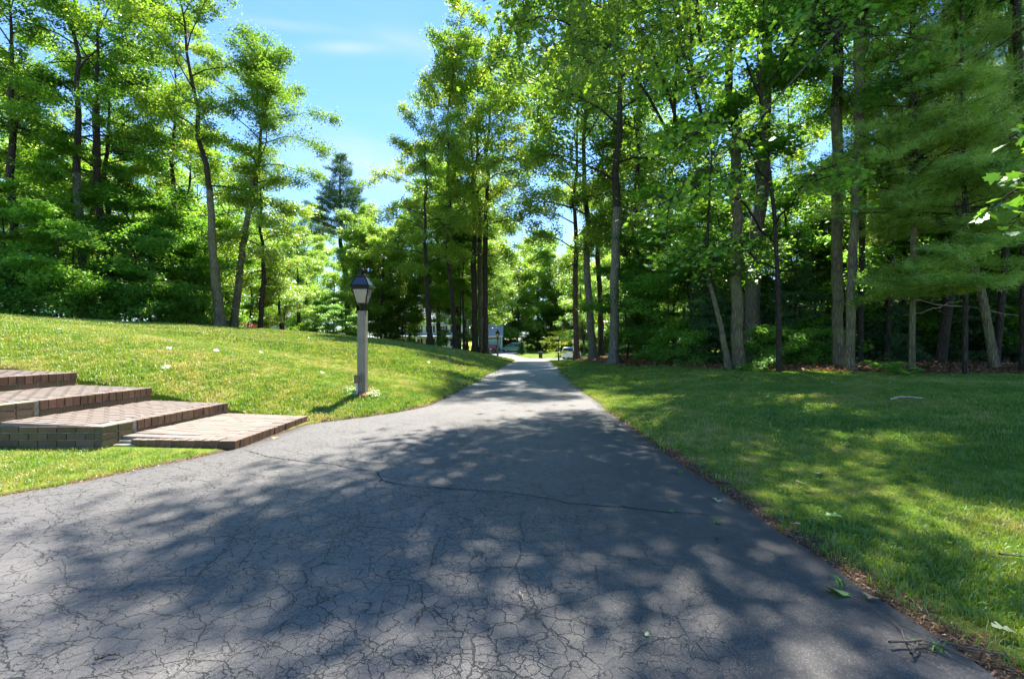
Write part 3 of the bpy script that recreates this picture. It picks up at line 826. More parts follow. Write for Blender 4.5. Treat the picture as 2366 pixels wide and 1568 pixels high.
def make_head(seed, Hh=12., Rr=4., nprim=15, nleaf=24000, leaf=.14, mat=None, barkm=None, el=(35, 60), sag=.35, flat=.45, clump=.5,
              r0=.16, low=.02, prof=None, nsec=6, keep=1.0, limb_r=.05, topscale=.35, ntert=3, tilt=.7):
    rs = np.random.RandomState(seed); T = Tubes()
    nl = 9; lead = np.stack([np.cumsum(rs.normal(0, .10, nl))*Hh/12, np.cumsum(rs.normal(0, .10, nl))*Hh/12, np.linspace(0, Hh*.95, nl)], 1); lead[0, :2] = 0
    T.add(lead, np.linspace(r0, .02, nl), 8)
    C = []; W = []
    for i in range(nprim):
        t = i/(nprim-1); h0 = Hh*(low+(.90-low)*t**.9)
        p0 = np.array([np.interp(h0, lead[:, 2], lead[:, 0]), np.interp(h0, lead[:, 2], lead[:, 1]), h0])
        pr = prof(t) if prof else (.62+.95*t if t < .4 else 1.0-(t-.4)/.6*(1-topscale))
        L = Rr*pr*rs.uniform(.72, 1.18); az = i*2.4+rs.normal(0, .35)
        e = R(el[0]+(el[1]-el[0])*t+rs.normal(0, 7))
        B = branch(p0, az, e, L/max(.5, math.cos(e))*.9, rs, 6, sag)
        T.add(B, np.linspace(limb_r*(1.15-.6*t), .010, 6), 5)
        if rs.rand() > keep: continue
        for k in range(nsec):
            f = .28+.72*(k+rs.uniform(0, .6))/nsec; f = min(f, .99)
            q = np.array([np.interp(f*5, range(6), B[:, c]) for c in range(3)])
            side = -1 if k % 2 else 1
            l2 = L*rs.uniform(.28, .48)*(1.15-f*.6)
            S = branch(q, az+side*rs.uniform(.4, 1.2), e*.5+rs.normal(0, .25), l2, rs, 4, sag*.8)
            T.add(S, np.linspace(.018, .005, 4), 3)
            for g in np.linspace(.35, 1.0, ntert):
                C.append([np.interp(g*3, range(4), S[:, c]) for c in range(3)]); W.append(rs.uniform(.5, 1.3))
        C.append(B[-1]); W.append(1.2)
    C.append(lead[-1]); W.append(1.2); C.append(lead[-2]); W.append(1.0)
    C = np.array(C); W = np.array(W); W /= W.sum()
    W = W*np.exp(rs.normal(0, .5, len(W))); W /= W.sum(); idx = rs.choice(len(C), nleaf, p=W)
    P = C[idx]+rs.normal(0, 1, (nleaf, 3))*np.array([clump, clump, clump*flat])
    ct = rs.beta(2, 2, len(C))
    tint = np.clip(.55*ct[idx]+.45*rs.beta(2, 2, nleaf), 0, 1)
    return (T.mesh('limbs', barkm or M['bark_dark']), leaves_mesh('crown', P, leaf, rs, mat, tilt=tilt, tint=tint))

def needle_mesh(name, C, Dv, rs, mat, per, length, width, spread=.9, tint=None):
    """tufts of thin needles: C centres, Dv twig directions"""
    n_ = len(C)*per
    P = np.repeat(C, per, 0)+rs.normal(0, length*.35, (n_, 3)); D_ = np.repeat(Dv, per, 0)
    d = D_+rs.normal(0, spread, (n_, 3)); d /= np.linalg.norm(d, axis=1, keepdims=True)
    s = rs.normal(0, 1, (n_, 3)); s = np.cross(d, s); s /= np.linalg.norm(s, axis=1, keepdims=True)
    L = length*rs.uniform(.7, 1.2, (n_, 1))
    V = np.stack([P-s*width, P+s*width, P+d*L], 1).reshape(-1, 3)
    if tint is None: tint = np.repeat(rs.beta(2, 2, len(C)), per)
    return np_mesh(name, V, np.arange(n_*3).reshape(-1, 3), [mat], False, {'tint': np.repeat(tint, 3)})

def make_conifer(seed, Hh=14., Rr=3.5, whorl=.65, nb=5, per=26, length=.13, width=.006, mat=None, barkm=None, el=8, sag=.15, up=.3, r0=.15, low=.1, spread=.8, conic=1.0, step=.28, sidef=.55):
    rs = np.random.RandomState(seed); T = Tubes()
    T.add(np.array([[0, 0, 0], [.05, .02, Hh*.3], [-.03, .04, Hh*.65], [0, 0, Hh]]), [r0, r0*.7, r0*.4, .015], 8)
    C = []; Dv = []
    h = Hh*low; az = 0
    while h < Hh*.98:
        t = h/Hh
        for k in range(nb):
            if rs.rand() < .12: continue
            az += 2*PI/nb+rs.normal(0, .25)
            L = Rr*((1-t)**conic*.95+.06)*rs.uniform(.65, 1.15)
            B = branch((0, 0, h+rs.uniform(-.12, .12)), az, R(el+rs.normal(0, 6)+25*t), L, rs, 5, sag, .06)
            T.add(B, np.linspace(.012+.03*(1-t)*Rr/3.5, .004, 5), 4)
            m_ = max(2, int(L/step))
            for f in np.linspace(.30, 1, m_):
                q = np.array([np.interp(f*4, range(5), B[:, c]) for c in range(3)])
                for sd in (-1, 0, 1):
                    a2 = az+sd*1.0
                    l2 = 0 if sd == 0 else L*(1.12-f)*sidef*rs.uniform(.6, 1.1)
                    m2 = 1 if sd == 0 else max(1, int(l2/step)+1)
                    for g in range(1, m2+1):
                        dd_ = np.array([math.cos(a2), math.sin(a2), up*.4])
                        C.append(q+dd_*l2*g/m2+rs.normal(0, .04, 3)); Dv.append(dd_+np.array([0, 0, up]))
        h += whorl*rs.uniform(.75, 1.2)*(1-.35*t)
    C = np.array(C); Dv = np.array(Dv)
    return (T.mesh('limbs', barkm or M['bark_dark']), needle_mesh('crown', C, Dv, rs, mat, per, length, width, spread))

HEAD = {}
HEAD['oak_a'] = make_head(1, 12, 4.6, 18, 25000, .15, M['leaf_oak'], M['bark_dark'], el=(18, 60), clump=.21, flat=.9, ntert=4, nsec=7, topscale=.5)
HEAD['oak_b'] = make_head(2, 13, 4.2, 17, 23000, .15, M['leaf_oak'], M['bark_dark'], el=(25, 65), clump=.21, flat=.9, ntert=4, nsec=7, topscale=.5)
HEAD['maple_a'] = make_head(3, 11, 4.4, 17, 24000, .15, M['leaf_maple'], M['bark_dark'], el=(12, 55), flat=.6, clump=.23, ntert=4, nsec=7, topscale=.5)
HEAD['maple_b'] = make_head(4, 12, 4.0, 17, 23000, .15, M['leaf_maple'], M['bark_dark'], el=(20, 60), flat=.6, clump=.23, ntert=4, nsec=7, topscale=.5)
HEAD['narrow'] = make_head(5, 11, 3.5, 24, 42000, .16, M['leaf_oak'], M['bark_dark'], el=(38, 66), flat=1.0, clump=.30, nsec=6, limb_r=.06, prof=lambda t: .55+.75*math.sin(PI*min(1, t*.95+.12)), ntert=2)
HEAD['pale'] = make_head(6, 7.5, 3.0, 15, 19000, .17, M['leaf_pale'], M['bark_dark'], el=(12, 55), sag=.5, flat=.4, clump=.4)
HEAD['under_a'] = make_head(7, 4.6, 2.9, 13, 12000, .14, M['leaf_under'], M['bark_dark'], el=(0, 35), sag=.2, flat=.3, clump=.25, r0=.05, limb_r=.022, low=.12, tilt=.4)
HEAD['under_b'] = make_head(8, 5.6, 2.4, 14, 13000, .14, M['leaf_maple'], M['bark_dark'], el=(5, 45), sag=.25, flat=.35, clump=.24, r0=.055, limb_r=.022, low=.10, tilt=.45)
HEAD['shrub'] = make_head(9, 1.7, 1.25, 10, 3800, .11, M['leaf_under'], M['bark_dark'], el=(10, 50), sag=.3, flat=.4, clump=.24, r0=.03, limb_r=.012, low=.05)
HEAD['far_a'] = make_head(10, 13, 5.2, 17, 20000, .25, M['leaf_far'], M['bark_dark'], el=(10, 60), clump=.32, flat=.8, nsec=6, ntert=3, topscale=.5)
HEAD['far_b'] = make_head(12, 14, 4.8, 17, 20000, .25, M['leaf_far'], M['bark_dark'], el=(12, 60), clump=.32, flat=.8, nsec=6, ntert=3, topscale=.5)
HEAD['yellow'] = make_head(13, 2.6, 1.7, 10, 2600, .13, M['leaf_yellow'], M['bark_dark'], el=(5, 45), flat=.2, clump=.24, r0=.04, limb_r=.015, low=.05)
HEAD['pine'] = make_conifer(20, 11, 3.4, .62, 5, 34, .17, .0065, M['needle'], M['bark_dark'], el=4, low=.02, conic=.7, step=.34, spread=.9)
HEAD['hemlock'] = make_conifer(21, 7.5, 2.5, .34, 6, 20, .12, .011, M['hemlock'], M['bark_dark'], el=-2, sag=.25, up=.0, low=.03, conic=.85, step=.25, r0=.08, spread=.9)
HEAD['tall_pine'] = make_conifer(22, 12, 4.6, 1.15, 5, 17, .34, .030, M['spruce'], M['bark_dark'], el=14, sag=-.10, up=.5, low=.05, conic=.9, step=.42, r0=.2, spread=.7)
HEAD['cone'] = make_conifer(23, 1.7, .75, .14, 7, 12, .10, .012, M['hemlock'], M['bark_dark'], el=25, low=.04, conic=1, step=.12, r0=.03)
HEADR = {'oak_a': .16, 'oak_b': .16, 'maple_a': .16, 'maple_b': .16, 'narrow': .16, 'pale': .16, 'under_a': .05, 'under_b': .055, 'far_a': .16, 'far_b': .16, 'yellow': .04, 'pine': .15, 'hemlock': .08, 'tall_pine': .2, 'shrub': .03, 'cone': .03}

trng = np.random.RandomState(77)
def add_tree(name, label, cat, path, r_base, head, hs_, rz=0., barkm=None, group=None, tiltv=None, sides=12, flare=.55, extra=None, hz=None):
    """path: world points of the trunk from the base to where the crown starts"""
    base = Vector(path[0]); root = empty(name, base)
    tag(root, label, cat, group)
    hz = hz or hs_
    re_ = HEADR[head]*(hs_ if not isinstance(hs_, tuple) else hs_[0])
    P = np.array([(p[0]-base.x, p[1]-base.y, p[2]-base.z) for p in path])
    seg = max(7, int(np.linalg.norm(P[-1]-P[0])/.55))
    tt = np.linspace(0, len(P)-1, seg); Q = np.stack([np.interp(tt, range(len(P)), P[:, c]) for c in range(3)], 1)
    if seg > 4:
        Q[1:-1, :2] += trng.normal(0, .10*r_base, (seg-2, 2))
    Q[0, 2] -= .12
    rad = np.interp(np.linspace(0, 1, seg), [0, 1], [r_base, min(re_, r_base)])
    T = Tubes(); T.add(Q, rad, sides, .035, trng, flare)
    if extra:
        for ep, er in extra:
            E = np.array([(p[0]-base.x, p[1]-base.y, p[2]-base.z) for p in ep]); T.add(E, np.linspace(er, er*.3, len(E)), 7)
    link('trunk', T.mesh('trunk', barkm or M['bark_dark']), root)
    lim, cr = HEAD[head]
    top = Vector(Q[-1])
    kk = min(1.0, r_base/re_) if re_ > 0 else 1
    for nm, me_ in (('limbs', lim), ('crown', cr)):
        o = link(nm, me_, root); o.location = top; o.rotation_euler = (tiltv[0] if tiltv else 0, tiltv[1] if tiltv else 0, rz); o.scale = (hs_, hs_, hz)
    return root

def ground_base(px, Y):
    x = (px-1183)/F*Y; return Vector((x, Y, H1(x, Y)))
def tree_px(name, label, cat, Y, pts, wpx, head, hs_, rz=0, barkm=None, group=None, tiltv=None, flare=.5, hz=None, dY=0):
    """pts: picture columns/rows of the trunk, first is the base column; all at depth Y"""
    path = [ground_base(pts[0][0], Y)]
    for i, (px, py) in enumerate(pts[1:]): path.append(at(px, py, Y+dY*(i+1)/len(pts)))
    return add_tree(name, label, cat, path, wpx/F*Y/2, head, hs_, rz, barkm, group, tiltv, flare=flare, hz=hz)

# ---- main trees on the left bank (columns and rows in the 2366-wide picture)
TP = tree_px
TP('maple_tree', 'dark trunked maple nearest the left border of the bank', 'tree', 23, [(40, 735), (36, 560), (22, 400)], 15, 'maple_a', 1.0, .3, M['bark_dark'])
TP('maple_tree', 'forked brown trunk rising behind the bank left of the leaning trunk', 'tree', 24, [(203, 735), (186, 560), (176, 400)], 17, 'oak_a', 1.08, 1.2, M['bark_grey'])
TP('maple_tree', 'brown trunk leaning left behind the bank, beside a thin dark trunk', 'tree', 25, [(268, 740), (250, 580), (222, 440)], 16, 'maple_b', 1.0, 2.2, M['bark_dark'])
TP('maple_tree', 'thin dark upright trunk crossing the leaning trunk on the left bank', 'tree', 27, [(245, 740), (246, 600), (250, 480)], 13, 'maple_a', .85, 4.0, M['bark_dark'])
TP('oak_tree', 'thick pale trunked oak on the bank crest, left of the slender leaning oak', 'tree', 24, [(508, 758), (495, 620), (484, 440)], 23, 'oak_b', .90, .8, M['bark_moss'], tiltv=(0, -.09))
TP('oak_tree', 'slender oak leaning right whose open crown stands against the sky', 'tree', 26, [(538, 758), (556, 620), (568, 520), (590, 430)], 17, 'narrow', .78, .5, M['bark_moss'], tiltv=(0, .03), hz=.60)
TP('oak_tree', 'tall sunlit oak behind the two crest oaks at the edge of the sky gap', 'tree', 29, [(400, 735), (404, 600), (400, 420)], 15, 'oak_a', .85, 3.4, M['bark_grey'])
TP('maple_tree', 'pale leaved maple between the leaning oak and the grey house', 'tree', 27, [(600, 755), (604, 700), (610, 650)], 10, 'pale', .86, 1.0, M['bark_dark'])
TP('maple_tree', 'low pale leaved maple drooping over the crest beside the grey house', 'tree', 30, [(650, 755), (648, 740)], 8, 'pale', .55, 2.6, M['bark_dark'])
TP('pine_tree', 'tall dark pine with layered boughs rising above the far tree tops', 'tree', 52, [(806, 780), (800, 640), (786, 560)], 14, 'tall_pine', 1.12, .4, M['bark_dark'], hz=.84)
TP('oak_tree', 'dark trunk just left of the near lamp post, behind the crest', 'tree', 44, [(826, 772), (826, 700), (828, 650)], 9, 'far_b', .48, .2, M['bark_dark'])
TP('oak_tree', 'dark straight trunk beside the grey house beyond the crest', 'tree', 42, [(690, 760), (690, 700), (688, 650)], 11, 'far_a', .46, 1.9, M['bark_dark'])
TP('oak_tree', 'brown leaning trunk on the bank between lamp post and tree trio', 'tree', 31, [(993, 785), (988, 700), (984, 640)], 13, 'oak_a', .85, 4.1, M['bark_dark'])
TP('oak_tree', 'long slender trunk curving left, just left of the tree trio', 'tree', 34, [(1053, 802), (1043, 660), (1034, 590)], 11, 'oak_b', 1.0, 5.0, M['bark_dark'])
TP('oak_tree', 'leftmost trunk of the trio beside the garage, dark and straight', 'tree', 36, [(1098, 812), (1096, 700), (1094, 600)], 14, 'oak_a', 1.3, .2, M['bark_dark'])
TP('oak_tree', 'middle grey trunk of the trio beside the garage', 'tree', 37, [(1112, 814), (1110, 700), (1108, 560)], 10, 'oak_b', 1.2, 1.5, M['bark_grey'])
TP('oak_tree', 'rightmost trunk of the trio, flared at its foot by the driveway', 'tree', 36, [(1123, 815), (1121, 680), (1122, 520)], 12, 'oak_b', 1.2, 2.8, M['bark_dark'], flare=1.1)
TP('ash_sapling', 'left of two thin saplings in front of the white house', 'sapling', 38, [(1063, 805), (1064, 720), (1064, 690)], 4, 'under_b', .9, .3)
TP('ash_sapling', 'right of two thin saplings beside the tree trio', 'sapling', 37, [(1072, 806), (1071, 740), (1070, 680)], 6, 'under_b', 1.1, 2.3)

# ---- main trees on the right
TP('dogwood_tree', 'small yellow green tree at the far right corner of the driveway', 'small tree', 38, [(1291, 830), (1290, 812)], 4, 'yellow', .95, .3, flare=.2, hz=.66)
TP('pine_tree', 'reddish trunk beside the white car at the driveway end', 'tree', 34, [(1332, 824), (1330, 700), (1330, 620)], 13, 'oak_b', 1.15, 2.0, M['bark_red'])
TP('oak_tree', 'pale grey trunk second along the right side of the driveway', 'tree', 29, [(1370, 824), (1362, 700), (1355, 580)], 18, 'oak_a', 1.25, 4.4, M['bark_pale'])
big = TP('oak_tree', 'big pale oak trunk on the lawn edge, nearest the right of the driveway', 'tree', 22, [(1419, 838), (1421, 680), (1426, 480)], 22, 'oak_a', 1.25, 1.0, M['bark_pale'], flare=.7)
TP('maple_sapling', 'slim mossy trunk leaning left against the double trunk on the right', 'sapling', 15.2, [(1684, 843), (1668, 760), (1640, 655)], 15, 'under_b', 1.05, 1.1, M['bark_moss'], flare=.3)
TP('oak_tree', 'thick lichen covered trunk, front one of the double trunk on the right', 'tree', 15.5, [(1709, 838), (1700, 640), (1702, 300)], 27, 'maple_a', 1.0, 3.0, M['bark_moss'], flare=.6)
TP('oak_tree', 'dark rear trunk of the double trunk, leaning right', 'tree', 17, [(1732, 838), (1742, 640), (1766, 330), (1772, 100)], 33, 'oak_b', 1.0, 3.9, M['bark_grey'])
TP('maple_tree', 'straight trunk left of the slim pair, behind the right lawn', 'tree', 14.4, [(1938, 838), (1934, 600), (1932, 250)], 22, 'maple_b', .95, .2, M['bark_moss'], flare=.3)
TP('maple_tree', 'light trunk in front at the lawn edge, left one of the slim pair', 'tree', 13.3, [(1963, 850), (1967, 640), (1984, 300), (1984, 50)], 18, 'maple_a', .9, 5.5, M['bark_moss'], flare=.25)
TP('maple_tree', 'thin dark trunk just behind the slim light trunk on the right', 'tree', 15.5, [(1987, 840), (1990, 640), (1996, 420)], 12, 'maple_b', .8, 2.7, M['bark_dark'], flare=.25)
TP('maple_tree', 'thin dark trunk between the slim pair and the straight one', 'tree', 16, [(2048, 838), (2056, 700), (2060, 480)], 13, 'maple_a', .8, 1.4, M['bark_dark'], flare=.25)
TP('pine_tree', 'straight thin trunk behind the low green sapling on the right', 'tree', 12.8, [(2108, 845), (2110, 640), (2112, 500)], 12, 'pine', .85, .9, M['bark_moss'], flare=.2)
TP('pine_tree', 'dark brown trunk leaning right in the wood, left of the crooked one', 'tree', 14, [(2172, 835), (2196, 660), (2224, 500)], 19, 'pine', .95, 3.1, M['bark_dark'], flare=.2)
TP('birch_tree', 'crooked light trunk leaning left near the right border', 'tree', 12.6, [(2300, 840), (2268, 680), (2228, 540), (2215, 440)], 17, 'maple_b', .7, 4.1, M['bark_moss'], flare=.25)
TP('pine_tree', 'dark trunk behind the crooked light trunk near the right border', 'tree', 14.5, [(2302, 838), (2318, 660), (2334, 420)], 14, 'pine', .9, 5.1, M['bark_dark'], flare=.2)
TP('maple_tree', 'dark trunk running up the right border', 'tree', 12.2, [(2366, 840), (2368, 600), (2356, 250), (2350, 0)], 15, 'maple_a', .85, 1.9, M['bark_dark'], flare=.2)

# ---- understory and hedge of the wood edge
UL = [  # left, behind the crest: column, depth, head, scale
 (10, 21, 'under_a', 1.1), (130, 20.5, 'under_a', 1.0), (165, 24, 'under_b', 1.2), (300, 24.5, 'under_b', 1.2),
 (345, 23.0, 'under_a', 1.05), (400, 25.5, 'under_b', 1.2), (450, 26, 'under_a', 1.0), (470, 29, 'under_b', 1.3), (575, 30, 'under_b', 1.0), (-60, 20, 'under_b', 1.1),
 (140, 29, 'under_b', 1.6), (370, 31, 'under_b', 1.5)]
for k, (px, Y, hd, s_) in enumerate(UL):
    b_ = ground_base(px, Y)
    add_tree('understory_maple', 'low layered maple filling the wood behind the left bank', 'small tree', [b_, b_+Vector((0, 0, .35*s_))], .05*s_, hd, s_, k*1.3, group='understory maples behind the left bank', flare=.1, sides=6)
UR = [(1450, 24, 'under_b', 1.0), (1500, 22, 'under_b', 1.1), (1545, 20, 'under_a', .9), (1600, 19.5, 'under_b', 1.0), (1560, 27, 'under_b', 1.4), (1820, 19, 'under_b', 1.2), (1880, 17, 'under_a', 1.0), (1990, 19, 'under_b', 1.2), (2080, 18.5, 'under_b', 1.2),
      (2180, 18, 'under_b', 1.2), (2260, 17.5, 'under_a', 1.1), (2340, 16.5, 'under_b', 1.2), (2440, 15.5, 'under_b', 1.2), (1640, 25, 'under_b', 1.5), (1700, 23, 'under_b', 1.4), (2020, 25, 'under_b', 1.6), (2140, 24, 'under_b', 1.5), (2300, 22, 'under_b', 1.6), (1920, 24, 'under_b', 1.4)]
for k, (px, Y, hd, s_) in enumerate(UR):
    b_ = ground_base(px, Y)
    add_tree('understory_maple', 'young green maple deep inside the right hand wood', 'small tree', [b_, b_+Vector((0, 0, .35*s_))], .05*s_, hd, s_, k*1.9, group='young maples inside the right hand wood', flare=.1, sides=6)
HM = [(1640, 18.0, .60), (1770, 18.5, .68), (1840, 16.6, .62), (1900, 18.5, .8), (2020, 16.8, .60), (2090, 18.2, .68), (2270, 16.5, .62), (2350, 17.5, .7), (2150, 20, .85), (2440, 16, .7), (1720, 21, .95), (2240, 21, .9), (1480, 27, .8)]
for k, (px, Y, s_) in enumerate(HM):
    b_ = ground_base(px, Y)
    add_tree('hemlock_tree', 'dark green young hemlock among the trunks of the right hand wood', 'small tree', [b_, b_+Vector((0, 0, .12))], .07*s_, 'hemlock', s_, k*.9, group='dark hemlocks under the right hand trees', flare=.1, sides=6)
# shrubs
SH = [(1560, 18.6, .8), (1600, 17.5, .7), (1755, 15.9, .7), (1800, 15.4, .65), (1850, 15.2, .6), (1905, 15.6, .6), (1500, 21.5, .7)]
for k, (px, Y, s_) in enumerate(SH):
    b_ = ground_base(px, Y)
    add_tree('wild_shrub', 'small wild shrub growing along the edge of the right hand wood', 'shrub', [b_, b_+Vector((0, 0, .05))], .025, 'shrub', s_, k*2.1, group='shrubs along the right wood edge', flare=.1, sides=5)
SL_ = [(-40, 19, 1.3), (20, 19.5, 1.2), (60, 20, 1.3), (110, 20, 1.2), (160, 20.5, 1.2), (210, 21.5, 1.1), (290, 22.5, 1.1), (330, 22, 1.0), (380, 23.5, 1.1), (430, 24, 1.0), (465, 25, 1.0)]
for k, (px, Y, s_) in enumerate(SL_):
    b_ = ground_base(px, Y)
    add_tree('wild_shrub', 'leafy shrub at the foot of the trees behind the left bank', 'shrub', [b_, b_+Vector((0, 0, .05))], .025, 'shrub', s_, k*1.1, group='shrubs behind the left bank', flare=.1, sides=5)

# ---- the wood behind: trees one by one
def wood(region, n_, heads, label, group, rngseed, ymin, ymax, pxmin, pxmax, spacing, hmin=2.0, hmax=5.5, smin=.8, smax=1.15, gap=True, name='forest_tree'):
    rs = random.Random(rngseed); pts = []; tries = 0
    while len(pts) < n_ and tries < 6000:
        tries += 1
        Y = rs.uniform(ymin, ymax); px = rs.uniform(pxmin, pxmax)
        x = (px-1183)/F*Y
        if any((x-a)**2+(Y-b)**2 < spacing**2 for a, b in pts): continue
        if 53 < Y < 98 and -30 < x < 12: continue
        if -2.5 < (x-1.2) < 5 and Y < 56: continue
        s_ = rs.uniform(smin, smax); hd = rs.choice(heads); th = rs.uniform(hmin, hmax)
        if gap:
            lim = None
            if 540 < px < 950: lim = 540
            elif 950 <= px < 1030: lim = 440
            if lim:
                zt = CAM_H+(784-lim)/F*Y
                need = (zt-H1(x, Y)-th)/13.0
                if need < .3: continue
                s_ = min(s_, need)
        pts.append((x, Y))
        b_ = Vector((x, Y, H1(x, Y)))
        lean = rs.uniform(-.05, .05)
        mid = b_+Vector((lean*th*.5, 0, th*.5)); top = b_+Vector((lean*th*1.3, rs.uniform(-.3, .3), th))
        add_tree(name, label, 'tree', [b_, mid, top], rs.uniform(.11, .20), hd, s_, rs.uniform(0, 6), rs.choice([M['bark_dark'], M['bark_dark'], M['bark_grey']]), group, flare=.3, sides=8)
wood('L1', 19, ['maple_a', 'maple_b', 'oak_a', 'oak_b'], 'forest tree in the green wood behind the left bank', 'trees of the wood behind the left bank', 1, 29, 44, -260, 560, 3.6, smin=.75, smax=1.05)
wood('L2', 20, ['far_a', 'far_b'], 'far tree at the back of the left wood', 'trees at the back of the left wood', 2, 44, 80, -300, 900, 5.0, 1.5, 4, .85, 1.15)
wood('C1', 20, ['far_a', 'far_b', 'oak_a'], 'tree between the bank and the white house', 'trees in front of the white house', 3, 42, 54, 840, 1120, 3.0, 2.5, 5, .8, 1.15)
wood('C2', 30, ['far_a', 'far_b'], 'distant tree beyond the street and the garage', 'distant trees beyond the street', 4, 100, 150, 520, 2000, 6, .5, 4, 1.1, 1.6)
wood('C4', 22, ['far_a', 'far_b'], 'distant tree closing the view beyond the green van', 'distant trees behind the van', 14, 99, 130, 1100, 1480, 4.2, 1.5, 7, 1.2, 1.7)
wood('C3', 14, ['far_a', 'far_b'], 'tree on the far side of the street', 'trees across the street', 5, 76, 98, 1235, 1700, 4.5, 1.0, 4, .8, 1.1)
TP('oak_tree', 'oak set back between the big pale oak and the right wood', 'tree', 27, [(1476, 835), (1474, 700), (1470, 560)], 13, 'oak_a', 1.2, 2.2, M['bark_dark'])
TP('oak_tree', 'oak hidden behind the pale grey trunk, crown over the driveway', 'tree', 40, [(1390, 825), (1388, 700), (1380, 600)], 12, 'oak_b', 1.25, 3.2, M['bark_dark'])
wood('R1', 10, ['maple_a', 'maple_b', 'oak_a', 'oak_b'], 'forest tree inside the right hand wood', 'trees of the right hand wood', 6, 18, 36, 1480, 2700, 3.2, 4, 7.5, .75, 1.05, False)
wood('R2', 19, ['far_a', 'far_b'], 'far tree at the back of the right hand wood', 'trees at the back of the right wood', 7, 36, 75, 1380, 2750, 4.6, 1.5, 5, .85, 1.2, False)
wood('C5', 14, ['under_b', 'under_a', 'pale'], 'low tree behind the green van', 'low trees behind the van', 18, 97.5, 108, 1135, 1480, 2.6, .2, .6, 1.3, 2.0, False, 'small_forest_tree')
wood('L3', 10, ['under_b', 'under_a'], 'small tree between the far trunks beyond the crest', 'small trees beyond the crest', 8, 36, 50, 700, 1060, 3.0, .3, .8, 1.0, 1.5, True, 'small_forest_tree')

# ---- near overhanging oak limbs: visible ones of an oak, unseen higher ones added to shade the drive
def limb_cluster(root_loc, label, starts, seed, nper, leafsize, mat, outline, spread, name='overhanging_limb'):
    pass
def near_limb(root, pts_world, rs, leafsize, mat, outline, nleaf, spread, sub=7, sublen=1.6, hang=.5, rad=.05, hue=None):
    base = root.location
    P = np.array([(p[0]-base.x, p[1]-base.y, p[2]-base.z) for p in pts_world])
    k = 12; tt = np.linspace(0, len(P)-1, k); Q = np.stack([np.interp(tt, range(len(P)), P[:, c]) for c in range(3)], 1)
    Q[1:-1] += rs.normal(0, .06, (k-2, 3))
    T = Tubes(); T.add(Q, np.linspace(rad, .012, k), 7); nleaf = int(nleaf*(.55 if pts_world[0].z < 7.9 or leafsize < .15 else .9)); spread = spread*(1.0 if pts_world[0].z < 7.9 else 1.9)
    C = []
    for i in range(sub):
        f = .30+.70*(i+rs.rand()*.6)/sub; f = min(f, 1)
        q = np.array([np.interp(f*(k-1), range(k), Q[:, c]) for c in range(3)])
        dirv = Q[-1]-Q[0]; az = math.atan2(dirv[1], dirv[0])+(1 if i % 2 else -1)*rs.uniform(.4, 1.3)
        S = branch(q, az, rs.uniform(-.3, .3), sublen*rs.uniform(.6, 1.2), rs, 5, .35)
        T.add(S, np.linspace(.018, .004, 5), 4)
        for g in (.4, .6, .8, 1.0):
            c_ = np.array([np.interp(g*4, range(5), S[:, c]) for c in range(3)])
            C.append(c_)
            for _ in range(2):
                tw = branch(c_, rs.uniform(0, 6.28), rs.uniform(-.6, .2), spread*1.3, rs, 3, .3); T.add(tw, [.006, .004, .002], 3)
                C.append(tw[-1])
    C = np.array(C); idx = rs.randint(0, len(C), nleaf)
    L = C[idx]+rs.normal(0, spread*.55, (nleaf, 3))*np.array([1, 1, .7])
    link('overhanging_limb', T.mesh('limb', M['bark_dark']), root)  # visible limbs, and the unseen ones added to shade the driveway
    link('limb_leaves', shape_leaves('limb_leaves', L, leafsize, rs, mat, outline, .6, hang=hang), root)  # leaves of visible limbs and of the added shading ones
rs9 = np.random.RandomState(9)
# the oak that carries the visible limbs and the added shading ones
oak = bpy.data.objects.get('oak_tree.010') or big
for seed, (pts, nl) in enumerate([
    ([at(1560, 330, 15), at(1440, 120, 12.5), at(1290, 40, 10.5), at(1190, 40, 9.8)], 1700),
    ([at(1570, 300, 15), at(1490, 60, 12), at(1400, 90, 10.2), at(1320, 150, 9.6)], 1400),
    ([at(1600, 200, 14), at(1480, -160, 11.5), at(1330, -260, 9.8), at(1180, -230, 9.2)], 2400),
    ([at(1600, 100, 14), at(1480, -350, 12.5), at(1330, -440, 11.5), at(1180, -450, 11)], 2400),  # out of view overhead, added to shade the driveway
    ([at(1620, 100, 14), at(1560, -450, 12), at(1480, -620, 10.8), at(1400, -700, 10)], 900),
    ([Vector((5, 14, 8)), Vector((4, 11, 9.5)), Vector((2.8, 9, 10)), Vector((1.2, 7.2, 10))], 2900),  # unseen limb added to throw shade on the near asphalt
    ([Vector((4.6, 13, 10)), Vector((2.6, 12, 12)), Vector((1, 11, 12.6)), Vector((-.6, 9.6, 12.4))], 2200),  # second unseen limb added for driveway shade
    ([at(1620, 260, 14), at(1560, 40, 11), at(1520, -80, 9), at(1500, -160, 8)], 1300),
    ([at(1620, 100, 14), at(1600, -500, 9.5), at(1560, -1000, 7.4), at(1500, -1500, 6.2)], 800),
]):
    near_limb(big, pts, rs9, .155, M['leaf_oak'], OAK, nl, .34, 8, 1.5, .6)
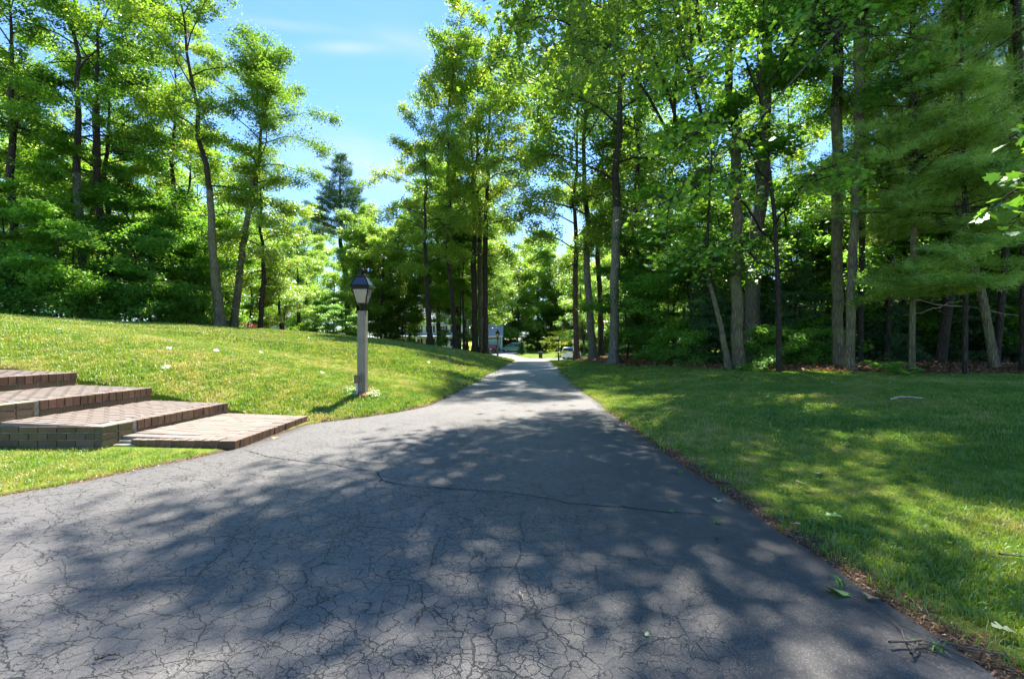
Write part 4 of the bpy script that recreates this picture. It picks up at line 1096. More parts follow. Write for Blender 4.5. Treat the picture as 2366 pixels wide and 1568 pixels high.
# ash/maple boughs that reach out of the right hand wood
mp = empty('maple_tree', ground_base(1800, 13.6)); tag(mp, 'maple whose big leaved boughs reach out over the right lawn edge', 'tree')
T = Tubes(); bz = mp.location
pth = [Vector(bz), at(1800, 700, 13.8), at(1790, 500, 13.9), at(1760, 250, 13.9), at(1740, -100, 14)]
T.add(np.array([(p.x-bz.x, p.y-bz.y, p.z-bz.z) for p in pth]), [.085, .07, .06, .05, .03], 8); link('trunk', T.mesh('trunk', M['bark_dark']), mp)
for pts, nl in [([at(1790, 560, 13.9), at(1690, 440, 11.5), at(1600, 430, 9.8), at(1530, 470, 9)], 800),
                ([at(1780, 420, 13.9), at(1700, 300, 11.6), at(1620, 290, 10), at(1560, 350, 9.2)], 900),
                ([at(1780, 300, 13.9), at(1720, 140, 11.5), at(1650, 120, 9.8), at(1600, 190, 9)], 900),
                ([at(1790, 520, 13.9), at(1860, 420, 12), at(1900, 380, 10.8), at(1880, 420, 10)], 700),
                ([at(1770, 200, 13.9), at(1860, 60, 11.5), at(1900, 40, 10), at(1960, 120, 9.3)], 900),
                ([at(1760, 60, 14), at(1900, -200, 11.5), at(2000, -260, 10), at(2060, -200, 9)], 900),
                ([at(1790, 620, 13.9), at(1700, 560, 12.4), at(1640, 560, 11.6), at(1590, 600, 11.2)], 700)]:
    near_limb(mp, pts, rs9, .125, M['leaf_maple'], MAPLE, nl, .30, 8, 1.2, .35, .035)
# maple just outside the right border whose leaves peek in
mq = empty('maple_tree', Vector((5.6, 4.2, H1(5.6, 4.2)))); tag(mq, 'near maple bough whose few big leaves enter at the right border', 'tree')
bz = mq.location; T = Tubes(); T.add(np.array([(0, 0, -.1), (.05, 0, 1.0), (.0, .1, 2.2), (.1, .1, 3.6), (0, 0, 5.5)]), [.05, .045, .04, .03, .015], 8); link('trunk', T.mesh('trunk', M['bark_grey']), mq)
for pts, nl in [([at(2620, 600, 4.25), at(2480, 470, 4.1), at(2390, 430, 4.0), at(2350, 410, 3.95)], 60), ([at(2620, 500, 4.3), at(2500, 420, 4.2), at(2440, 440, 4.1), at(2385, 470, 4.0)], 50),
                ([at(2630, 300, 4.3), at(2500, 220, 4.2), at(2430, 250, 4.2), at(2380, 290, 4.2)], 50)]:
    near_limb(mq, pts, rs9, .13, M['leaf_maple'], MAPLE, nl, .10, 4, .30, .5, .012)
# bare drooping branch from the wood across to the left
dead = empty('dead_branch', at(1950, 60, 11)); tag(dead, 'long bare grey branch sloping down left through the right hand leaves', 'branch')
bz = dead.location; T = Tubes(); rsd = np.random.RandomState(31)
mainp = [at(1955, 50, 12.5), at(1850, 170, 12), at(1740, 290, 11.3), at(1640, 370, 10.8), at(1560, 430, 10.4), at(1490, 470, 10)]
Q = np.array([(p.x-bz.x, p.y-bz.y, p.z-bz.z) for p in mainp]); Q[1:-1] += rsd.normal(0, .10, (4, 3)); T.add(Q, [.03, .026, .02, .015, .010, .004], 7)
for i in range(26):
    f = rsd.uniform(1.6, 5); q = np.array([np.interp(f, range(6), Q[:, c]) for c in range(3)])
    S = branch(q, PI+rsd.uniform(-.6, .6), -.55+rsd.normal(0, .25), rsd.uniform(.5, 1.5), rsd, 6, .12, .08); T.add(S, np.linspace(.009, .003, 6), 4)
link('wood', T.mesh('wood', M['bark_grey']), dead)

# pine boughs, near, on the right
pb = empty('pine_tree', ground_base(2230, 11.8)); tag(pb, 'slim white pine whose soft needled boughs spread over the right wood edge', 'tree')
bz = pb.location; T = Tubes(); rsp = np.random.RandomState(41)
tp = [Vector(bz), at(2232, 600, 11.8), at(2226, 350, 11.8), at(2222, 0, 11.8), at(2220, -300, 11.8)]
TPn = np.array([(p.x-bz.x, p.y-bz.y, p.z-bz.z) for p in tp]); T.add(TPn, [.055, .05, .045, .035, .02], 8)
C = []; Dv = []
for i in range(46):
    hh = rsp.uniform(1.9, 9.0); q = np.array([np.interp(hh, TPn[:, 2], TPn[:, c]) for c in range(3)])
    az = rsp.uniform(0, 2*PI)
    if rsp.rand() < .5: az = PI+rsp.normal(0, .8)
    L = rsp.uniform(1.4, 3.3)*(1.12-hh/15)
    B = branch(q, az, rsp.normal(.12, .10), L, rsp, 6, .12, .07); T.add(B, np.linspace(.018, .004, 6), 5)
    for f in np.arange(.22, 1.01, .07):
        c_ = np.array([np.interp(f*5, range(6), B[:, c]) for c in range(3)])
        for sd in (-1, 0, 1):
            a2 = az+sd*.9; l2 = L*(1.15-f)*.42*rsp.uniform(.6, 1.2) if sd else 0
            for g in range(1, (1 if sd == 0 else max(1, int(l2/.16)+1))+1):
                dv = np.array([math.cos(a2), math.sin(a2), .12]); m2 = 1 if sd == 0 else max(1, int(l2/.16)+1)
                C.append(c_+dv*l2*g/m2+rsp.normal(0, .03, 3)); Dv.append(dv)
link('trunk', T.mesh('trunk', M['bark_dark']), pb)
link('crown', needle_mesh('crown', np.array(C), np.array(Dv), rsp, M['needle'], 22, .15, .0068, .5), pb)

# low sapling with big leaves by the litter, right
for px, Y, s_, lab in [(2080, 11.6, 1.0, 'low bright green sapling with broad leaves on the leaf litter at right'), (1740, 14.6, .9, 'broad leaved sapling at the foot of the thick double trunk')]:
    b_ = ground_base(px, Y); rt = empty('oak_seedling', b_); tag(rt, lab, 'sapling')
    T = Tubes(); C = []
    rsx = np.random.RandomState(int(px))
    for k in range(9):
        S = branch((0, 0, .02), rsx.uniform(0, 6.28), rsx.uniform(.25, 1.2), rsx.uniform(.35, 1.0)*s_, rsx, 5, .28); T.add(S, np.linspace(.008, .003, 5), 4)
        for f in (.45, .6, .75, .9, 1.0): C.append([np.interp(f*4, range(5), S[:, c]) for c in range(3)])
    C = np.array(C); L = np.repeat(C, 5, 0)+rsx.normal(0, .09, (len(C)*5, 3))*np.array([1, 1, .45])
    link('stem', T.mesh('stem', M['twig']), rt)
    link('leaves', shape_leaves('leaves', L, .15, rsx, M['leaf_under'], MAPLE, .3), rt)

# fallen poles and dead twigs between the right trunks
for k, (a, b, r_, lab, mt) in enumerate([
    ((2085, 690, 13.2), (2366, 730, 12.6), .012, 'thin pale fallen pole lying level between trunks near the right border', 'twig_pale'),
    ((2090, 728, 12.9), (2235, 690, 13.0), .010, 'thin pale stick slanting up behind the straight thin trunk', 'twig_pale'),
    ((2240, 648, 12.4), (2366, 640, 12.0), .010, 'pale stick level with the crooked trunk at the right border', 'twig_pale')]):
    pa = at(*a); pb_ = at(*b); rt = empty('fallen_stick', pa); tag(rt, lab, 'stick')
    T = Tubes(); rr = np.random.RandomState(k); Q = np.array([tuple((pb_-pa)*f) for f in np.linspace(0, 1, 8)]); Q[1:-1] += rr.normal(0, .03, (6, 3))
    T.add(Q, np.linspace(r_, r_*.5, 8), 5)
    for j in range(3):
        q = Q[rr.randint(1, 7)]; T.add(branch(q, rr.uniform(0, 6), rr.normal(0, .5), .5, rr, 4, .1), np.linspace(r_*.5, .002, 4), 3)
    link('wood', T.mesh('wood', M[mt]), rt)

# ------------------------------------------------------------------ scattered stuff
def tuft_mesh(nm, nbl, hgt, rad, wid, rs, mat, lean=.5):
    V = []; Fc = []; tn = []
    for i in range(nbl):
        a = rs.uniform(0, 2*PI); r = rad*math.sqrt(rs.rand()); b = np.array([math.cos(a)*r, math.sin(a)*r, -.01])
        h = hgt*rs.uniform(.5, 1.2); az = rs.uniform(0, 2*PI); le = lean*rs.uniform(.2, 1.3)
        d = np.array([math.cos(az), math.sin(az), 0]); s = np.array([-d[1], d[0], 0])*wid*rs.uniform(.7, 1.3)
        p1 = b+np.array([0, 0, h*.55])+d*h*le*.25; p2 = b+np.array([0, 0, h*(1-.25*le)])+d*h*le*.8
        o = len(V); V += [b-s, b+s, p1+s*.8, p1-s*.8, p2]; Fc += [(o, o+1, o+2), (o, o+2, o+3), (o+3, o+2, o+4)]
        tn += [rs.rand()]*5
    return np_mesh(nm, np.array(V), np.array(Fc), [mat], False, {'tint': np.array(tn)})

def scatter(name, P, S, variants, seed, label=None, cat=None, kind='stuff'):
    """instances of small meshes on points, as one object"""
    rs = np.random.RandomState(seed); n_ = len(P)
    me_ = np_mesh(name, P, np.zeros((0, 3), int).reshape(0, 3)) if False else bpy.data.meshes.new(name)
    me_.vertices.add(n_); me_.vertices.foreach_set('co', np.asarray(P, np.float32).ravel())
    for nm, arr in (('scl', S), ('rz', rs.uniform(0, 2*PI, n_))):
        a_ = me_.attributes.new(nm, 'FLOAT', 'POINT'); a_.data.foreach_set('value', np.asarray(arr, np.float32))
    a_ = me_.attributes.new('vid', 'INT', 'POINT'); a_.data.foreach_set('value', rs.randint(0, len(variants), n_).astype(np.int32))
    colx = bpy.data.collections.new(name+'_kinds')
    for i, vm in enumerate(variants):
        colx.objects.link(bpy.data.objects.new('%s_kind_%02d' % (name, i), vm))
    ng = bpy.data.node_groups.new(name+'_nodes', 'GeometryNodeTree')
    ng.interface.new_socket('Geometry', in_out='INPUT', socket_type='NodeSocketGeometry')
    ng.interface.new_socket('Geometry', in_out='OUTPUT', socket_type='NodeSocketGeometry')
    N = ng.nodes; gi = N.new('NodeGroupInput'); go = N.new('NodeGroupOutput')
    iop = N.new('GeometryNodeInstanceOnPoints'); ci = N.new('GeometryNodeCollectionInfo')
    ci.inputs['Collection'].default_value = colx; ci.inputs['Separate Children'].default_value = True; ci.inputs['Reset Children'].default_value = True
    def na(nm, typ):
        x = N.new('GeometryNodeInputNamedAttribute'); x.data_type = typ; x.inputs['Name'].default_value = nm; return x.outputs['Attribute']
    cx = N.new('ShaderNodeCombineXYZ'); ng.links.new(na('rz', 'FLOAT'), cx.inputs[2])
    ng.links.new(gi.outputs[0], iop.inputs['Points']); ng.links.new(ci.outputs[0], iop.inputs['Instance'])
    iop.inputs['Pick Instance'].default_value = True
    ng.links.new(na('vid', 'INT'), iop.inputs['Instance Index'])
    ng.links.new(cx.outputs[0], iop.inputs['Rotation']); ng.links.new(na('scl', 'FLOAT'), iop.inputs['Scale'])
    ng.links.new(iop.outputs[0], go.inputs[0])
    o = link(name, me_); md = o.modifiers.new('scatter', 'NODES'); md.node_group = ng
    tag(o, label, cat, None, kind)
    return o

def in_view(x, y, m=.35):
    return (y > .9) & (np.abs(x) < (1.125+m*.3)*y+.8)
def lawn_pts(n_, y0, y1, seed, xmin=-30, xmax=26):
    rs = np.random.RandomState(seed)
    y = rs.uniform(y0, y1, n_); x = rs.uniform(-1, 1, n_)*(1.2*y+.8)
    ok = (x > xmin) & (x < xmax) & ((x < xl(y)-.02) | (x > xr(y)+.02))
    ok &= ~((x < -3.05+.0*y) & (y > 5.15) & (y < 7.12))
    dl_ = xl(y)-x; dr_ = x-xr(y); wdd = dr_-woodd(y)
    ok &= ~(wdd > rs.normal(0, .35, n_)+.1)
    rg = np.clip(36-1.24*np.maximum(-x-1.7, 0), 17, 36)
    ok &= ~((x < -2) & (y > rg+3))
    # thin, patchy edge along the asphalt
    de = np.where(x > 0, dr_, dl_)
    pe = np.clip(de/.16, .12, 1)*np.where((x > 0) & (y < 7), np.clip(.45+de/.8, 0, 1), 1)
    bare = lump(x*3.1, y*3.1, .9)
    pe = pe*np.where((bare > .95) & (x > 0), .35, 1)
    ok &= rs.rand(n_) < pe
    x, y = x[ok], y[ok]
    return x, y
rsg = np.random.RandomState(50)
tv_near = [tuft_mesh('tuft', 16, .060, .050, .0022, rsg, M['blade'], .9) for _ in range(6)]
tv_mid = [tuft_mesh('tuft', 22, .062, .10, .0042, rsg, M['blade'], .8) for _ in range(5)]
tv_far = [tuft_mesh('tuft', 26, .07, .26, .012, rsg, M['blade'], .7) for _ in range(4)]
def area_n(y0, y1, dens): return int(dens*(y1-y0)*(1.2*(y0+y1)+1.6))
allP = []
def grass(name, y0, y1, dens, vars_, seed, s0, s1, label):
    x, y = lawn_pts(area_n(y0, y1, dens), y0, y1, seed)
    z = Hs(x, y); rs = np.random.RandomState(seed+1)
    s = rs.uniform(s0, s1, len(x))*(1+.25*np.clip(lump(x, y, 2.0), -1, 1))
    scatter(name, np.stack([x, y, z], 1), s, vars_, seed, label, 'grass')
grass('lawn_grass', 1.2, 5.2, 620, tv_near, 60, .6, 1.15, 'short green lawn grass close to the driveway')
grass('lawn_grass', 5.2, 12, 230, tv_mid, 61, .7, 1.15, 'lawn grass in the middle of both lawns')
grass('lawn_grass', 12, 44, 34, tv_far, 62, .6, 1.1, 'lawn grass far up the bank and along the drive')

# dry leaf litter along the wood edge and in the woods
rl = np.random.RandomState(70)
n_ = 60000
y = rl.uniform(8.5, 34, n_); x = xr(y)+woodd(y)+rl.exponential(1.9, n_)-.45+rl.normal(0, .15, n_)
ok = (x > 0) & (x < 1.25*y+2); x, y = x[ok], y[ok]
P = np.stack([x, y, Hs(x, y)+.012+rl.exponential(.018, len(x))], 1)
lit = link('leaf_litter', leaves_mesh('leaf_litter', P, .10, rl, M['litter'], tilt=.55, aspect=.6, fold=.12)); tag(lit, 'brown dry leaf litter along the right wood edge', 'leaf litter', None, 'stuff')
n_ = 9000
y = rl.uniform(1.3, 9.0, n_); side = rl.rand(n_) < .62
d = np.abs(rl.normal(0, .10, n_)); x = np.where(side, xr(y)+d-.02, xl(y)-d*.5+.01)
ok = ~((x < -2.9) & (y > 5.1) & (y < 7.15)); x, y, d = x[ok], y[ok], d[ok]
P = np.stack([x, y, Hs(x, y)+.006], 1)
de = link('edge_debris', leaves_mesh('edge_debris', P, .028, rl, M['litter'], tilt=.5, aspect=.25, fold=.1)); tag(de, 'brown needles and bits lining the driveway edges', 'debris', None, 'stuff')
# broad weeds and clover in the near right lawn
n_ = 1500
y = rl.uniform(1.5, 8, n_); x = xr(y)+rl.uniform(.08, 7, n_); ok = x < 1.2*y+.6; x, y = x[ok], y[ok]
P = np.stack([x, y, Hs(x, y)+.03], 1)
wd = link('clover', leaves_mesh('clover', P, .030, rl, M['clover'], tilt=.4, aspect=.9)); tag(wd, 'small round clover leaves in the near right lawn', 'clover', None, 'stuff')

# flowers round the lamp post
fl = empty('flower_ring', (LPX, LPY, lz)); tag(fl, 'ring of small pink and white flowers around the near lamp post', 'flowers')
rf_ = np.random.RandomState(81)
ang = rf_.uniform(0, 2*PI, 900); rr = rf_.uniform(.10, .34, 900)
fxp = LPX+np.cos(ang)*rr*1.0; fyp = LPY+np.sin(ang)*rr*.9
P = np.stack([fxp-LPX, fyp-LPY, Hs(fxp, fyp)-lz+rf_.uniform(.01, .06, 900)], 1)
link('foliage', leaves_mesh('foliage', P[:500], .04, rf_, M['leaf_under'], tilt=.6, aspect=.7), fl)
C = P[500:560]; PP = np.repeat(C, 5, 0)+rf_.normal(0, .008, (300, 3)); PP[:, 2] += .02
tt_ = np.repeat(np.where((C[:, 0] > -.02) & (C[:, 0] < .13), rf_.uniform(0, .35, 60), rf_.uniform(.25, .8, 60)), 5)
link('petals', leaves_mesh('petals', PP, .032, rf_, M['petal'], tilt=.4, aspect=.9, tint=tt_), fl)

# fallen leaves, each its own
def ground_hit(px, py):
    k = -(py-784.0)/F; Y = 1.4; prev = Y
    while Y < 80:
        if CAM_H+k*Y <= H1((px-1183)/F*Y, Y): break
        prev = Y; Y += .12+.01*Y
    for _ in range(12):
        m_ = .5*(prev+Y)
        if CAM_H+k*m_ <= H1((px-1183)/F*m_, m_): Y = m_
        else: prev = m_
    return (px-1183)/F*Y, Y
def fallen(px, py, size, mat, outline, label, group=None, zg=None, tilt=.25, multi=1, seed=0, lift=.035):
    rs = np.random.RandomState(seed+int(px*7+py))
    x_, Y = ground_hit(px, py); z = H1(x_, Y)
    on_drive = xl(Y) < x_ < xr(Y)
    z = float(z0(Y))+.026 if on_drive else z+lift
    Pn = np.zeros((multi, 3)); 
    if multi > 1: Pn[:, :2] = rs.normal(0, size*.7, (multi, 2)); Pn[:, 2] = rs.uniform(0, .03, multi)
    me_ = shape_leaves('fallen_leaf', Pn, size, rs, mat, outline, tilt, curl=.22)
    o = link('fallen_leaf', me_, None, (x_, Y, z)); tag(o, label, 'leaf', group); return o
G1 = 'pale leaves lying on the left bank'
for i, (px, py) in enumerate([(383, 806), (492, 812), (690, 786), (712, 783), (688, 826), (700, 828), (740, 862), (430, 833), (565, 860), (668, 805), (598, 815), (868, 806), (905, 815), (935, 798),
                              (1020, 822), (1060, 812), (963, 812), (985, 838), (1010, 800), (880, 830), (950, 850), (1035, 796), (150, 770), (140, 765), (170, 772), (905, 792), (1005, 812), (370, 855)]):
    fallen(px, py, .13, M['pale_leaf_under'], OAK, 'pale upturned fallen leaf on the sunlit left bank', G1, seed=i, tilt=.5)
    if i % 3 == 0: fallen(px+9, py+2, .11, M['pale_leaf_under'], OAK, 'pale upturned fallen leaf on the sunlit left bank', G1, seed=i+50, tilt=.5)
for i, (px, py, sz, mt, ol, lab) in enumerate([
    (1645, 1157, .11, 'pale_leaf_under', OAK, 'pale green lobed leaf on the asphalt beside the crack, right side'),
    (1950, 1388, .10, 'green_fallen', MAPLE, 'light green leaf at the tip of the long twig, lower right'),
    (2345, 1478, .075, 'pale_leaf_under', OAK, 'pale green leaf in the dirt at the lower right corner'),
    (1920, 888, .24, 'pale_leaf_under', OAK, 'large pale leaf on the right lawn in front of the slim trunks'),
    (2335, 888, .26, 'pale_leaf_under', OAK, 'large pale leaf on the right lawn by the border'),
    (2050, 903, .16, 'pale_leaf_under', OAK, 'pale leaf above the dry twig on the right lawn'),
    (1488, 778, .1, 'tan_leaf', OAK, ''),
    (1500, 1016, .13, 'tan_leaf', MAPLE, 'brown curled leaf at the driveway edge, midway on the right'),
    (1404, 897, .14, 'tan_leaf', OAK, 'brown leaf on the right lawn below the big pale oak'),
    (1823, 910, .14, 'tan_leaf', OAK, 'brown leaf alone in the middle of the right lawn'),
    (1297, 922, .12, 'tan_leaf', MAPLE, 'brown leaf on the far stretch of the driveway'),
    (1490, 1476, .02, 'green_fallen', MAPLE, 'tiny yellow green leaf on the bare asphalt at the bottom'),
    (1112, 1073, .05, 'tan_leaf', OAK, 'tiny tan leaf between the two light patches on the asphalt'),
    (637, 1014, .07, 'tan_leaf', MAPLE, 'yellowish leaf on the asphalt beside the lowest brick step'),
    (636, 1093, .05, 'green_fallen', OAK, 'tiny pale leaf on the asphalt below the brick step'),
    (1890, 1103, .09, 'pale_leaf_under', OAK, 'slim pale leaf standing in the grass of the near right lawn'),
    (1835, 985, .09, 'pale_leaf_under', OAK, 'small pale leaf flat on the middle of the right lawn'),
    (1575, 941, .12, 'green_fallen', OAK, 'pale green leaf on the right lawn near the driveway'),
    (1830, 1220, .09, 'tan_leaf', MAPLE, 'dry tan leaf at the grass edge, right of the driveway'),
    (1905, 1200, .12, 'green_fallen', OAK, 'grey green leaf in the grass right of the crack'),
    (2015, 1388, .06, 'tan_leaf', MAPLE, 'brown scrap of leaf on the asphalt near the long twig'),
    (1555, 1189, .03, 'green_fallen', OAK, '')]):
    if not lab: continue
    fallen(px, py, sz, M[mt], ol, lab, seed=i, tilt=.35)
G2 = 'small pale leaves sprinkled on the right lawn'
rq = random.Random(12)
for i in range(18):
    px = rq.uniform(1480, 2340); py = rq.uniform(868, 1000)
    fallen(px, py, .075, M['green_fallen' if i % 3 else 'tan_leaf'], OAK, 'small scattered leaf on the shaded right lawn', G2, seed=i, tilt=.5)

# twigs
def twig(pts, r_, label, mat='twig', forks=0, seed=0, zoff=.012):
    rs = np.random.RandomState(seed)
    W = []
    for px, py in pts:
        x_, Y = ground_hit(px, py)
        W.append(np.array([(px-1183)/F*Y, Y, H1((px-1183)/F*Y, Y)+.015+r_+zoff]))
    o0 = W[0].copy(); rt = empty('twig', o0); tag(rt, label, 'twig')
    k = 10; A_ = np.array(W)-o0; tt = np.linspace(0, len(W)-1, k); Q = np.stack([np.interp(tt, range(len(W)), A_[:, c]) for c in range(3)], 1); Q[1:-1] += rs.normal(0, r_*.8, (k-2, 3))*np.array([1, 1, .2])
    T = Tubes(); T.add(Q, np.linspace(r_, r_*.45, k), 6)
    for j in range(forks):
        q = Q[rs.randint(2, k-1)]; a = math.atan2(Q[-1][1]-Q[0][1], Q[-1][0]-Q[0][0])+rs.choice([-1, 1])*rs.uniform(.4, .9)
        L = np.linalg.norm(Q[-1]-Q[0])*rs.uniform(.15, .35); T.add(np.array([q, q+np.array([math.cos(a), math.sin(a), .02])*L*.5, q+np.array([math.cos(a+.2), math.sin(a+.2), .0])*L]), [r_*.6, r_*.4, r_*.2], 5)
    link('wood', T.mesh('wood', M[mat]), rt)
twig([(1965, 1392), (2035, 1430), (2080, 1462), (2095, 1500), (2112, 1535)], .004, 'long forked twig lying on the asphalt near the lower right corner', 'twig', 4, 1)
twig([(2055, 1505), (2125, 1497), (2200, 1525), (2240, 1545)], .006, 'dark thick twig crossing the long forked twig, lower right', 'twig', 3, 2, .02)
twig([(2105, 1532), (2120, 1510), (2140, 1505)], .006, 'short brown stub of twig at the crossing of two twigs', 'twig', 1, 3, .02)
twig([(1655, 1256), (1668, 1244)], .007, 'short curved brown twig on the asphalt below the long crack', 'twig', 0, 4)
twig([(1700, 1302), (1735, 1305)], .004, 'thin dark twig on the asphalt right of centre', 'twig', 0, 5)
twig([(218, 1540), (275, 1527)], .006, 'dark twig at the lower left of the cracked asphalt', 'twig', 1, 6)
twig([(975, 1425), (995, 1415)], .003, 'tiny dark twig on the cracked asphalt left of centre', 'twig', 0, 7)
twig([(2055, 935), (2085, 928), (2128, 932)], .022, 'pale dry forked twig on the right lawn', 'twig_pale', 3, 8, .05)
twig([(1840, 1123+0), (1870, 1135)], .004, 'thin grey stick in the grass of the right lawn', 'twig_pale', 0, 9, .03)
twig([(2310, 1300), (2366, 1306)], .007, 'dark stick in the grass at the right border', 'twig', 0, 10, .03)
twig([(2170, 1500), (2230, 1518), (2330, 1540)], .007, 'dark stick lying along the dirt edge in the lower right corner', 'twig', 2, 11, .02)
twig([(1200, 1380), (1210, 1400)], .003, 'thin reddish twig standing out on the cracked asphalt', 'twig_pale', 0, 12)
twig([(1290, 872), (1330, 878), (1345, 870)], .012, 'dark twiggy branch on the far stretch of the driveway', 'twig', 5, 13, .03)
# grass tufts in the crack
for i, (px, py, s_, lab) in enumerate([(1143, 1139, .035, 'small grass tuft in the crack at the middle of the driveway'), (1217, 1150, .03, 'tiny grass tuft in the crack right of the middle'), (1552, 1189, .04, 'grass tuft near the right end of the crack'),
                                  (1662, 1212, .055, 'dry yellowish grass tuft below the right end of the crack'), (1572, 1098, .05, 'green weed tuft at the right driveway edge'), (1940, 1358, .085, 'upright grass tuft beside the long twig'), (2165, 1508, .06, 'bright green weed tuft by the crossing twigs'),
                                  (812, 1084, .025, 'tiny dry tuft in the crack at left'), (884, 1118, .022, 'tiny tuft at the bend of the crack')]):
    x_, Y = gpt(px, py); rs = np.random.RandomState(i)
    o = link('grass_tuft', tuft_mesh('weed_tuft', 16, s_, s_*.45, .0028, rs, M['weed'], 1.7), None, (x_, Y, float(z0(Y))+.014)); tag(o, lab, 'grass tuft')

# ------------------------------------------------------------------ far buildings
def window(parent, x, z, w_, h_, y, shutters=True):
    f = MB(); f.box(x-w_/2-.07, y-.06, z-.07, x+w_/2+.07, y, z+h_+.07); wo_ = f.build('window', M['trim'], parent)
    for sx in (0, 1):
        for sz in (0, 1):
            p = MB(); a = x-w_/2+sx*w_/2+.02; c = z+sz*h_/2+.02
            p.box(a, y-.075, c, a+w_/2-.04, y-.055, c+h_/2-.04); p.build('pane', M['window'], wo_)
    if shutters:
        for sd in (-1, 1):
            s = MB(); cx = x+sd*(w_/2+.28); s.box(cx-.19, y-.05, z-.05, cx+.19, y-.004, z+h_+.05); s.build('shutter', M['shutter'], parent)
def clap(parent, x0, x1, y, z0_, z1_, mat):
    b = MB(); z = z0_
    while z < z1_-.01:
        zz = min(z+.16, z1_)
        b.add([(x0, y-.022, z), (x1, y-.022, z), (x1, y-.004, zz), (x0, y-.004, zz)], [(0, 1, 2, 3)]); z += .16
    o = b.build('siding', mat, parent); o['kind'] = 'stuff'
# garage wing
gy = 93.0; gz = H1(-5, gy)
ga = empty('garage', (-4.6, gy, gz)); tag(ga, 'pale garage with grey shingle roof at the end of the neighbouring drive', 'garage')
b = MB(); b.box(-3.4, 0, -.5, 2.55, 7, 3.3); b.build('wall', M['siding_green'], ga)
clap(ga, -3.4, 2.55, 0, 0, 3.25, M['siding_green'])
b = MB(); b.prism([(-.45, 3.2), (3.5, 5.75), (7.45, 3.2), (7.45, 3.0), (3.5, 5.5), (-.45, 3.0)], -3.7, 2.8, axis='x'); b.build('roof', M['roof'], ga)
b = MB(); b.add([(2.545, .0, 3.3), (2.545, 7, 3.3), (2.545, 3.5, 5.55), (2.4, .0, 3.3), (2.4, 7, 3.3), (2.4, 3.5, 5.55)], [(0,1,2),(5,4,3),(0,2,5,3),(1,4,5,2),(0,3,4,1)]); b.build('gable', M['siding_green'], ga)
b = MB(); b.box(2.42, -.04, 0, 2.60, .1, 3.1); b.box(-3.6, -.48, 2.98, 2.75, -.44, 3.2); b.build('trim', M['trim'], ga)
for cx in (-1.9, .95):
    d_ = MB(); d_.box(cx-1.25, -.06, 0, cx+1.25, -.026, 2.15); dd_ = d_.build('garage_door', M['gdoor'], ga)
    for r_i in range(4):
        p = MB(); p.box(cx-1.18, -.085, .06+r_i*.53, cx+1.18, -.06, .06+r_i*.53+.46); p.build('panel', M['gdoor'], dd_)
    g = MB()
    for k in range(5):
        a0 = k/5; pts = [(cx-1.35+2.7*(a0+q/8/5), -.12, 2.62+.0-.16*math.sin(PI*q/8)+.22*math.sin(PI*(a0+q/40))) for q in range(9)]
        for p0, p1 in zip(pts[:-1], pts[1:]): g.cyl(p0, p1, .045, n=5)
    for sd in (-1, 1): g.cyl((cx+sd*1.36, -.12, 2.6), (cx+sd*1.38, -.12, 1.7), .05, .03, 5)
    g.build('garland', M['shutter'], ga)
# white house left of it
ho = empty('white_house', (-17.0, 92.0, H1(-17, 92))); tag(ho, 'white house with a columned porch half hidden by trunks', 'house')
b = MB(); b.box(-8.5, 0, -.6, 7.6, 8, 5.3); b.build('wall', M['siding'], ho)
clap(ho, -8.5, 7.6, 0, 0, 5.3, M['siding'])
b = MB(); b.prism([(-.5, 5.35), (4, 8.6), (8.5, 5.35), (8.5, 5.1), (4, 8.3), (-.5, 5.1)], -9, 8.0, axis='x'); b.build('roof', M['roof'], ho)
b = MB(); b.prism([(-2.4, 2.75), (-.0, 3.35), (-.0, 3.15), (-2.4, 2.55)], -8.7, 7.0, axis='x'); b.build('porch_roof', M['roof'], ho)
for k in range(8):
    b = MB(); cx = -8.3+k*2.15; b.frustum((0, 0), .12, .10, 0, 2.5); b.frustum((0, 0), .17, .17, 2.5, 2.6); o = b.build('column', M['trim'], ho); o.location = (cx, -2.2, 0)
b = MB(); b.box(-8.7, -2.45, -.3, 7.0, 0, 0.02); b.build('porch_floor', M['trim'], ho)
for k in range(6):
    window(ho, -7+k*2.5, .8, .9, 1.4, -.03); window(ho, -7+k*2.5, 3.6, .9, 1.2, -.03)
# grey house beyond the crest, far left
h2 = empty('grey_house', at(640, 750, 120)); h2.location.z = 1.6; tag(h2, 'pale grey two storey house with dark shutters showing above the bank', 'house')
b = MB(); b.box(-5.6, 0, -2.5, 6.2, 8, 5.6); b.build('wall', M['siding'], h2); clap(h2, -5.6, 6.2, 0, 0, 5.55, M['siding'])
b = MB(); b.prism([(-.5, 5.6), (4, 9.2), (8.5, 5.6), (8.5, 5.35), (4, 8.9), (-.5, 5.35)], -6.0, 6.6, axis='x'); b.build('roof', M['roof'], h2)
b = MB(); b.box(3.6, 3.0, 8.0, 4.6, 4.0, 10.2); b.build('chimney', M['brick'], h2)
for k in range(5):
    window(h2, -4.4+k*2.35, .7, 1.0, 1.4, -.03); window(h2, -4.4+k*2.35, 3.4, 1.0, 1.4, -.03)
b_ = at(572, 752, 60); b_.z = H1(b_.x, 60)
sh = add_tree('red_shrub', 'dark red leaved shrub beside the grey house above the crest', 'shrub', [Vector((at(578, 750, 34).x, 34, H1(at(578, 750, 34).x, 34))), Vector((at(578, 750, 34).x, 34, H1(at(578, 750, 34).x, 34)+.1))], .03, 'shrub', .9, 0)
for ch in sh.children:
    if ch.name.startswith('crown'):
        me2 = ch.data.copy(); me2.materials[0] = M['maroon']; ch.data = me2
b_ = ground_base(1205, 84)
